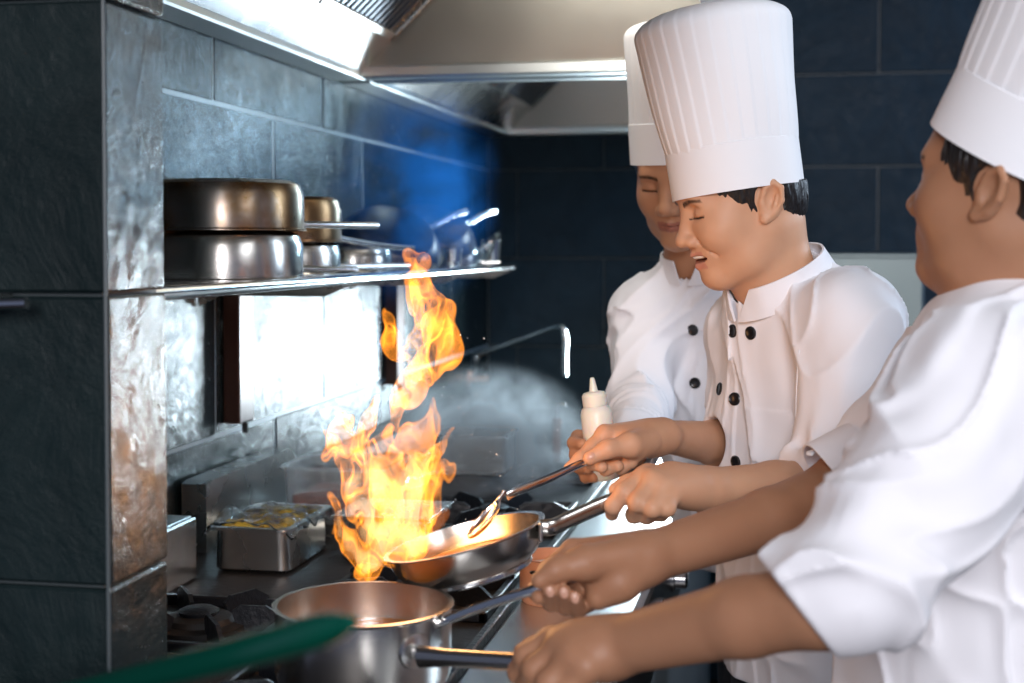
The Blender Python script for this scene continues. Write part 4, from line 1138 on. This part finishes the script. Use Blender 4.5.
J3.d(clothfold(5.1, .012, 8, (1, 1, .5)))
f3, _ = J3.hit(700, 400, 1.9)
rect(J3, f3 + np.array([.05, 0, -.1]), (.94, -.35, 0), (0, 0, 1), .055, .40, .0024)
J3.s(cap(wr3 + (wr3 - W(634, 440, 2.22)) * .9, W(632, 446, 2.19), .034, .036), .003)
J3.s(cap(nb3 + [0, 0, -.06], nb3 + hd3[1][:, 2] * .06, .055, .064), .003)
J3.i(plane((0, 0, W(670, 579, 2.45)[2]), (.0, 0, -1)), .004)
jk3 = J3.obj('chef_jacket', M['cloth'], (-.55, 2.0, .80), (.40, 2.95, 1.62), .0042, pb)
collar(nb3 + [0, 0, -.02], nb3 + [-.003, -.006, .018], .076, .068, (-.3, -.95, 0), jk3, tilt=15)
buttons(J3, [(696, 262), (693, 330), (695, 383)], jk3, .010, 1.95)
legs(pb, (.03, 2.64), (.05, 2.64), (1, 0), (0, -1), .92)
cw = W(631, 453, 2.15); ca_ = cw - W(634, 440, 2.22); ca_ /= np.linalg.norm(ca_)
MB().tube([cw - ca_ * .010, cw + ca_ * .004], .0425, 32, closed=False).build('cuff_trim', M['navy'], jk3)
# squeeze bottle
zb0 = W(604, 479, 2.055); zb1 = W(595, 403, 2.055); ax_ = zb1 - zb0; Lb = np.linalg.norm(ax_)
bt = empty('squeeze_bottle', zb0, 'milky white squeeze bottle with pointed nozzle in the hand of the cook at the back', 'bottle')
br_ = .0235
MB().lathe([(0, 0), (br_ * .9, 0), (br_, .004), (br_, Lb * .86), (br_ * .9, Lb * .93), (br_ * .72, Lb * .97), (0, Lb * .97)], 48, T(zb0, None, ax_)).build('bottle_body', M['bottle'], bt)
MB().lathe([(br_ * .72, Lb * .96), (br_ * .78, Lb * .97), (br_ * .78, Lb + .012), (br_ * .66, Lb + .016), (.0065, Lb + .018), (.0035, Lb + .036), (.0025, Lb + .038), (0, Lb + .038)], 40, T(zb0, None, ax_)).build('nozzle_cap', M['bottle'], bt)

# ---- first cook (right, nearest): ladle and saucepan
hd1 = headframe(W(1016, 187, 1.53), -32, -9, 0)
pr1 = person((.33, 1.52, 0), 'nearest cook at the right edge, in white, holding the saucepan and a ladle')
B1 = Sdf(); head_ops(B1, hd1, 1.0, False)
nb1 = W(1022, 300, 1.55)
B1.u(cap(hd1[0] + hd1[1] @ np.array([-.038, 0, -.045]), nb1, .056, .062), .03)
B1.u(cap(nb1, W(1030, 400, 1.55), .064, .11), .04).u(cap(W(1030, 400, 1.55), W(1030, 700, 1.55), .11, .12), .04)
e1, w1 = W(822, 604, 1.235), W(612, 647, 1.335)
B1.chain([W(1010, 380, 1.5), W(985, 395, 1.37), e1, W(745, 617, 1.265), w1], [.06, .052, .037, .0345, .0270], .03)
e1f, w1f = W(838, 492, 1.68), W(642, 559, 1.50)
B1.chain([W(1010, 360, 1.6), W(940, 375, 1.72), e1f, W(770, 519, 1.61), w1f], [.06, .052, .038, .0335, .0265], .03)
# far (right) hand on the ladle: palm towards the camera, nails showing
B1.chain([w1f, W(606, 570, 1.490)], [.028, .030], .014)
kf = [W(573, 551, 1.495), W(583, 556, 1.505), W(593, 565, 1.508), W(602, 576, 1.505)]
for p_ in kf: B1.chain([w1f * .65 + p_ * .35, p_], [.020, .0135], .014)
B1.chain([w1f, W(620, 583, 1.475), W(598, 598, 1.468)], [.022, .018, .013], .016)
B1.chain([W(625, 556, 1.48), W(584, 563, 1.455), W(556, 570, 1.440), W(540, 580, 1.434)], [.020, .018, .0125, .0095], .009)
B1.chain([kf[0], W(549, 570, 1.490), W(536, 591, 1.470), W(539, 597, 1.450)], [.0125, .0112, .0095, .0080], .004)
B1.chain([kf[1], W(563, 584, 1.497), W(551, 602, 1.462), W(550, 590, 1.436)], [.0125, .0112, .0098, .0082], .003)
B1.chain([kf[2], W(577, 594, 1.492), W(565, 606, 1.462), W(564, 592, 1.436)], [.012, .0108, .0094, .0080], .003)
B1.chain([kf[3], W(590, 602, 1.482), W(578, 610, 1.460), W(575, 597, 1.438)], [.011, .0095, .0085, .0072], .003)
# near (left) hand over the pot handle
B1.chain([w1, W(582, 652, 1.335)], [.029, .031], .014)
kl = [W(553, 641, 1.350), W(562, 648, 1.328), W(574, 657, 1.312), W(587, 667, 1.305)]
for p_ in kl: B1.chain([w1 * .65 + p_ * .35, p_], [.022, .0145], .014)
B1.chain([kl[0], W(527, 656, 1.342), W(519, 672, 1.362), W(530, 682, 1.385)], [.0142, .0122, .0108, .009], K)
B1.chain([kl[1], W(535, 669, 1.322), W(528, 686, 1.345), W(540, 690, 1.375)], [.0142, .0122, .0108, .009], K)
B1.chain([kl[2], W(549, 682, 1.308), W(543, 698, 1.335), W(554, 698, 1.365)], [.0138, .0118, .0104, .009], K)
B1.chain([kl[3], W(566, 692, 1.302), W(560, 704, 1.33), W(570, 700, 1.355)], [.0128, .011, .0098, .0085], K)
B1.chain([W(600, 640, 1.375), W(556, 640, 1.392), W(534, 649, 1.396), W(522, 652, 1.396)], [.018, .014, .0115, .009], .008)
B1.obj('body', M['skin'], (-.36, 1.12, .80), (.55, 1.85, 1.72), .0021, pr1, facecol(hd1, 1.0, SKIN3, (.34, .12, .09)))
hx = W(538, 590, 1.43) - W(556, 575, 1.44)
for (u, v) in ((550, 592), (564, 593), (575, 598)): nailhit(B1, u, v, (-.2, -.2, 1), .0050, pr1)
hair_obj(hd1, 1.0, pr1, .036, .36)
hat_obj(hd1, 1.0, .026, 20, pr1, rx=.098, ry=.088, cx=.004, H=.29, flare=1.22, lean=0)
J1 = Sdf(); fw1 = np.array([-.92, .38, 0]); lf1 = np.array([-.38, -.92, 0]); RJ1 = np.stack([fw1, lf1, [0, 0, 1]], 1)
J1.u(ell(W(1030, 440, 1.56), (.140, .165, .20), RJ1)).u(ell(W(1000, 640, 1.58), (.175, .175, .30), RJ1), .06)
J1.chain([W(1020, 350, 1.54), W(985, 400, 1.385)], [.075, .082], .06)
J1.chain([W(1010, 345, 1.60), W(948, 378, 1.70)], [.070, .070], .06)
J1.u(cap(nb1 + [0, 0, -.055], W(1030, 400, 1.55), .072, .12), .05)
J1.chain([W(985, 400, 1.37), W(915, 500, 1.295), W(845, 588, 1.235), W(806, 604, 1.232)], [.082, .074, .062, .056], .03)
J1.chain([W(945, 382, 1.71), W(892, 440, 1.70), W(862, 468, 1.688), W(835, 488, 1.675)], [.070, .058, .047, .044], .03)
J1.d(clothfold(12.3, .013, 7, (1, 1, .8)))
for (a_, b_) in ((W(905, 575, 1.24), W(1010, 470, 1.34)), (W(925, 640, 1.32), W(1010, 560, 1.38)), (W(900, 610, 1.33), W(985, 655, 1.36)), (W(960, 560, 1.30), W(1050, 600, 1.4))):
    J1.s(cap(a_, b_, .005, .008), .024)
for (a_, b_) in ((W(948, 410, 1.30), W(860, 520, 1.22)), (W(1000, 480, 1.28), W(905, 560, 1.215)), (W(1015, 420, 1.33), W(960, 340, 1.46))):
    J1.u(cap(a_, b_, .006, .004), .035)
# cut the near sleeve with the hem plane (765,565)-(832,652) and hollow it
hm0, hm1 = W(765, 566, 1.235), W(832, 652, 1.235); hemd = hm1 - hm0; hemd /= np.linalg.norm(hemd)
armd = W(745, 628, 1.265) - W(915, 500, 1.295); armd -= hemd * (armd @ hemd); armd /= np.linalg.norm(armd)
def near_only(f):
    g = ell(W(805, 610, 1.235), (.14, .12, .12)); return lambda P: np.maximum(f(P), g(P))
J1.s(near_only(plane((hm0 + hm1) / 2, -armd)), .002)
J1.s(cap(W(870, 560, 1.26), W(760, 622, 1.26), .047, .056), .004)
J1.s(lim(plane(W(832, 476, 1.68), W(870, 440, 1.69) - W(812, 512, 1.67)), W(815, 505, 1.67), (.075, .10, .085)), .002)
J1.s(cap(W(870, 458, 1.69), W(800, 506, 1.665), .038, .043), .003)
J1.s(cap(nb1 + [0, 0, -.06], nb1 + hd1[1][:, 2] * .07, .060, .068), .003)
J1.i(plane((0, 0, .86), (0, 0, -1)), .004)
jk1 = J1.obj('chef_jacket', M['cloth'], (-.12, 1.08, .84), (.62, 1.95, 1.55), .0032, pr1)
collar(nb1 + [0, 0, -.02], nb1 + [-.004, .002, .022], .080, .074, (-.92, .38, 0), jk1, tilt=12)
cuff(W(868, 459, 1.69), W(829, 483, 1.674), .049, .052, jk1, 1.0)
legs(pr1, (.30, 1.56), (.30, 1.56), (-.38, -.92), (-.92, .38), .92)

# ------------------------------------------------------------------ fire
def flame_mat(name, col, strength, c2=None):
    m = bpy.data.materials.new(name); m.use_nodes = True; nt = m.node_tree; nt.nodes.clear()
    out = nt.nodes.new('ShaderNodeOutputMaterial'); e = nt.nodes.new('ShaderNodeEmission')
    e.inputs[0].default_value = (*col, 1); e.inputs[1].default_value = strength
    nt.links.new(e.outputs[0], out.inputs['Volume']); return m
FM = {'out': flame_mat('flame_orange', (1.0, .30, .022), 100), 'core': flame_mat('flame_yellow', (1.0, .60, .26), 28), 'pan': flame_mat('flame_low', (1.0, .24, .015), 22)}
YF = 1.665
def px(lst, dy=0.0, sc=.00132): return [W(u - (9 if v > 425 else 2), v, YF + dy + .012 * math.sin(u * .13 + v * .07)) for (u, v, r) in lst], [r * sc for (u, v, r) in lst]
tong = [
 [(412, 552, 12), (388, 536, 15), (368, 505, 12), (353, 474, 10), (341, 452, 8), (331, 430, 3)],
 [(396, 530, 14), (384, 490, 14), (371, 450, 11), (372, 424, 8), (382, 396, 3)],
 [(352, 452, 8), (352, 432, 6), (349, 414, 3)],
 [(422, 545, 13), (408, 508, 17), (402, 474, 15), (396, 446, 9), (400, 425, 3)],
 [(428, 540, 12), (424, 500, 14), (420, 462, 14), (428, 434, 10), (430, 408, 3)],
 [(440, 536, 8), (436, 496, 10), (442, 458, 9), (450, 438, 3)],
 [(400, 556, 11), (376, 561, 10), (358, 546, 8), (344, 520, 6), (338, 492, 3)],
 [(388, 560, 8), (378, 570, 6), (371, 582, 3)],
 [(420, 432, 3), (413, 412, 5), (413, 396, 6), (424, 378, 9), (438, 366, 12), (444, 350, 12), (442, 328, 11), (432, 304, 10), (421, 280, 7), (412, 264, 5), (404, 250, 2.5)],
 [(432, 380, 6), (422, 352, 8), (428, 325, 7), (424, 300, 6), (418, 285, 4)],
 [(416, 350, 6), (404, 338, 6), (396, 320, 5), (393, 302, 2.5)],
 [(430, 548, 9), (462, 540, 6), (498, 532, 4), (522, 527, 2.5)],
 [(450, 542, 6), (446, 524, 5), (455, 508, 3)], [(478, 536, 5), (480, 522, 3.5), (488, 513, 2.5)],
 [(443, 505, 7), (449, 480, 5), (454, 464, 2.5)],
]
FS = Sdf()
pan_t = tong[-4:-1]; tong = tong[:-4] + tong[-1:]
def tongues(FS, lst):
  for k, l in enumerate(lst):
    P, r = px(l, .016 * ((k % 3) - 1)); n_ = len(P) * 2; Q = bez(P, n_); FS.chain(Q, list(np.interp(np.linspace(0, len(r) - 1, len(Q)), range(len(r)), r)), .006)
tongues(FS, tong); _ops = list(FS.ops); FP = Sdf(); tongues(FP, pan_t)
def warp(P):
    q = P * np.array([19, 19, 12], np.float32)
    w1_ = vnoise(q + 3.1); w2_ = vnoise(q + 17.7); w3_ = vnoise(q * 2.9 + 5.5); w4_ = vnoise(q * 2.9 + 31.5)
    return P + np.stack([w1_ * .016 + w3_ * .010, w2_ * .010 + w4_ * .006, w4_ * .010 + w2_ * .008], -1).astype(np.float32), w1_, w3_
def base_d(P, full=False):
    Q, a_, b_ = warp(P); D = np.full(P.shape[:-1], 10.0, np.float32)
    for (t_, f, k) in _ops: D = smin(D, f(Q), k)
    return (D * .8, Q) if full else D * .8
def sheets(P):
    d, Q = base_d(P, True)
    n1 = vnoise(Q * np.array([38, 38, 15], np.float32) + 9.0); n2 = vnoise(Q * np.array([60, 60, 26], np.float32) + 2.0)
    cur = np.minimum(np.abs(n1) / 60, np.abs(n2 + .15) / 95) - .0011
    return np.minimum(np.maximum(d, cur), np.abs(d) - .0008)
def core(P):
    d, Q = base_d(P, True); n1 = vnoise(Q * np.array([26, 26, 14], np.float32) + 40.0)
    hot = ell(W(398, 525, YF), (.080, .06, .085))(Q) + vnoise(Q * np.array([30, 30, 16], np.float32)) * .03
    return np.maximum(np.maximum(d + .003, hot * .6), -(n1 + .15) / 40)
fl = empty('flames', W(420, 548, 1.66), 'tall orange and yellow flames leaping out of the frying pan', 'flame')
lo = W(315, 600, YF) ; hi = W(545, 238, YF)
lo = np.array([min(lo[0], hi[0]), 1.575, lo[2]]); hi = np.array([W(545, 238, YF)[0], 1.77, hi[2]])
Sdf().u(sheets).obj('outer_flame', FM['out'], lo, hi, .0017, fl)
Sdf().u(lambda P: FP.ev(warp(P)[0]) * .8).obj('pan_flame', FM['pan'], lo, hi, .0022, fl)
Sdf().u(core).obj('flame_core', FM['core'], lo, hi, .0024, fl)

# ------------------------------------------------------------------ steam and smoke
def vapour(name, c, r, col, dens, seed, label, sc=9.0, thr=.45, aniso=0.2):
    m = bpy.data.materials.new(name); m.use_nodes = True; nt = m.node_tree; nt.nodes.clear()
    out = nt.nodes.new('ShaderNodeOutputMaterial'); vs = nt.nodes.new('ShaderNodeVolumePrincipled'); vs.inputs['Color'].default_value = (*col, 1)
    vs.inputs['Anisotropy'].default_value = aniso
    tc = nt.nodes.new('ShaderNodeTexCoord'); 
    n = nt.nodes.new('ShaderNodeTexNoise'); n.inputs['Scale'].default_value = sc; n.inputs['Detail'].default_value = 4; n.inputs['Distortion'].default_value = .6
    mp = nt.nodes.new('ShaderNodeMapping'); mp.inputs['Location'].default_value = (seed, 0, 0); nt.links.new(tc.outputs['Object'], mp.inputs[0]); nt.links.new(mp.outputs[0], n.inputs['Vector'])
    ln = nt.nodes.new('ShaderNodeVectorMath'); ln.operation = 'DIVIDE'; ln.inputs[1].default_value = tuple(float(x) for x in r); nt.links.new(tc.outputs['Object'], ln.inputs[0])
    le = nt.nodes.new('ShaderNodeVectorMath'); le.operation = 'LENGTH'; nt.links.new(ln.outputs[0], le.inputs[0])
    mr = nt.nodes.new('ShaderNodeMapRange'); mr.inputs['From Min'].default_value = .05; mr.inputs['From Max'].default_value = 1.0; mr.inputs['To Min'].default_value = 1; mr.inputs['To Max'].default_value = 0
    nt.links.new(le.outputs['Value'], mr.inputs['Value'])
    nr = nt.nodes.new('ShaderNodeMapRange'); nr.inputs['From Min'].default_value = thr; nr.inputs['From Max'].default_value = thr + .25; nt.links.new(n.outputs[0], nr.inputs['Value'])
    mu = nt.nodes.new('ShaderNodeMath'); mu.operation = 'MULTIPLY'; pw = nt.nodes.new('ShaderNodeMath'); pw.operation = 'POWER'; pw.inputs[1].default_value = 1.9; nt.links.new(mr.outputs[0], pw.inputs[0]); nt.links.new(pw.outputs[0], mu.inputs[0]); nt.links.new(nr.outputs[0], mu.inputs[1])
    m2 = nt.nodes.new('ShaderNodeMath'); m2.operation = 'MULTIPLY'; m2.inputs[1].default_value = dens; nt.links.new(mu.outputs[0], m2.inputs[0]); nt.links.new(m2.outputs[0], vs.inputs['Density'])
    nt.links.new(vs.outputs[0], out.inputs['Volume'])
    V = []; F = []; a, b = 32, 16
    for i in range(b + 1):
        for j in range(a):
            th = math.pi * i / b; p = 2 * math.pi * j / a; V.append((r[0] * math.sin(th) * math.cos(p), r[1] * math.sin(th) * math.sin(p), r[2] * math.cos(th)))
    for i in range(b):
        for j in range(a): F.append((i * a + j, (i + 1) * a + j, (i + 1) * a + (j + 1) % a, i * a + (j + 1) % a))
    o = mkmesh(name, V, F, m); o.location = [float(x) for x in c]; return tag(o, label, 'smoke' if 'smoke' in name else 'steam', kind='stuff')
vapour('steam_cloud', W(488, 452, 3.05), (.27, .36, .21), (.92, .97, 1.0), 85, 2.0, 'white steam drifting over the stove between the flames and the bottle', 13, .42)
vapour('smoke_plume', W(415, 190, 3.0), (.20, .42, .30), (.03, .24, .75), 20, 5.0, 'blue tinged smoke rising past the end of the wall shelf', 9, .46)

# droplets thrown up from the pans, caught by the strobe
rnd = random.Random(11); mb = MB()
for k in range(70):
    p = W(rnd.gauss(490, 38), rnd.gauss(445, 45), rnd.uniform(1.85, 2.6)); r = rnd.uniform(.0007, .0016)
    V = [p + r * np.array(q) for q in ((1, 0, 0), (-1, 0, 0), (0, 1, 0), (0, -1, 0), (0, 0, 1.3), (0, 0, -1.3))]
    mb.add(V, [(0, 2, 4), (2, 1, 4), (1, 3, 4), (3, 0, 4), (2, 0, 5), (1, 2, 5), (3, 1, 5), (0, 3, 5)])
tag(mb.build('droplets', M['paper'], None, True, None), 'tiny bright droplets flying up between the flames and the bottle', 'droplets', kind='stuff')
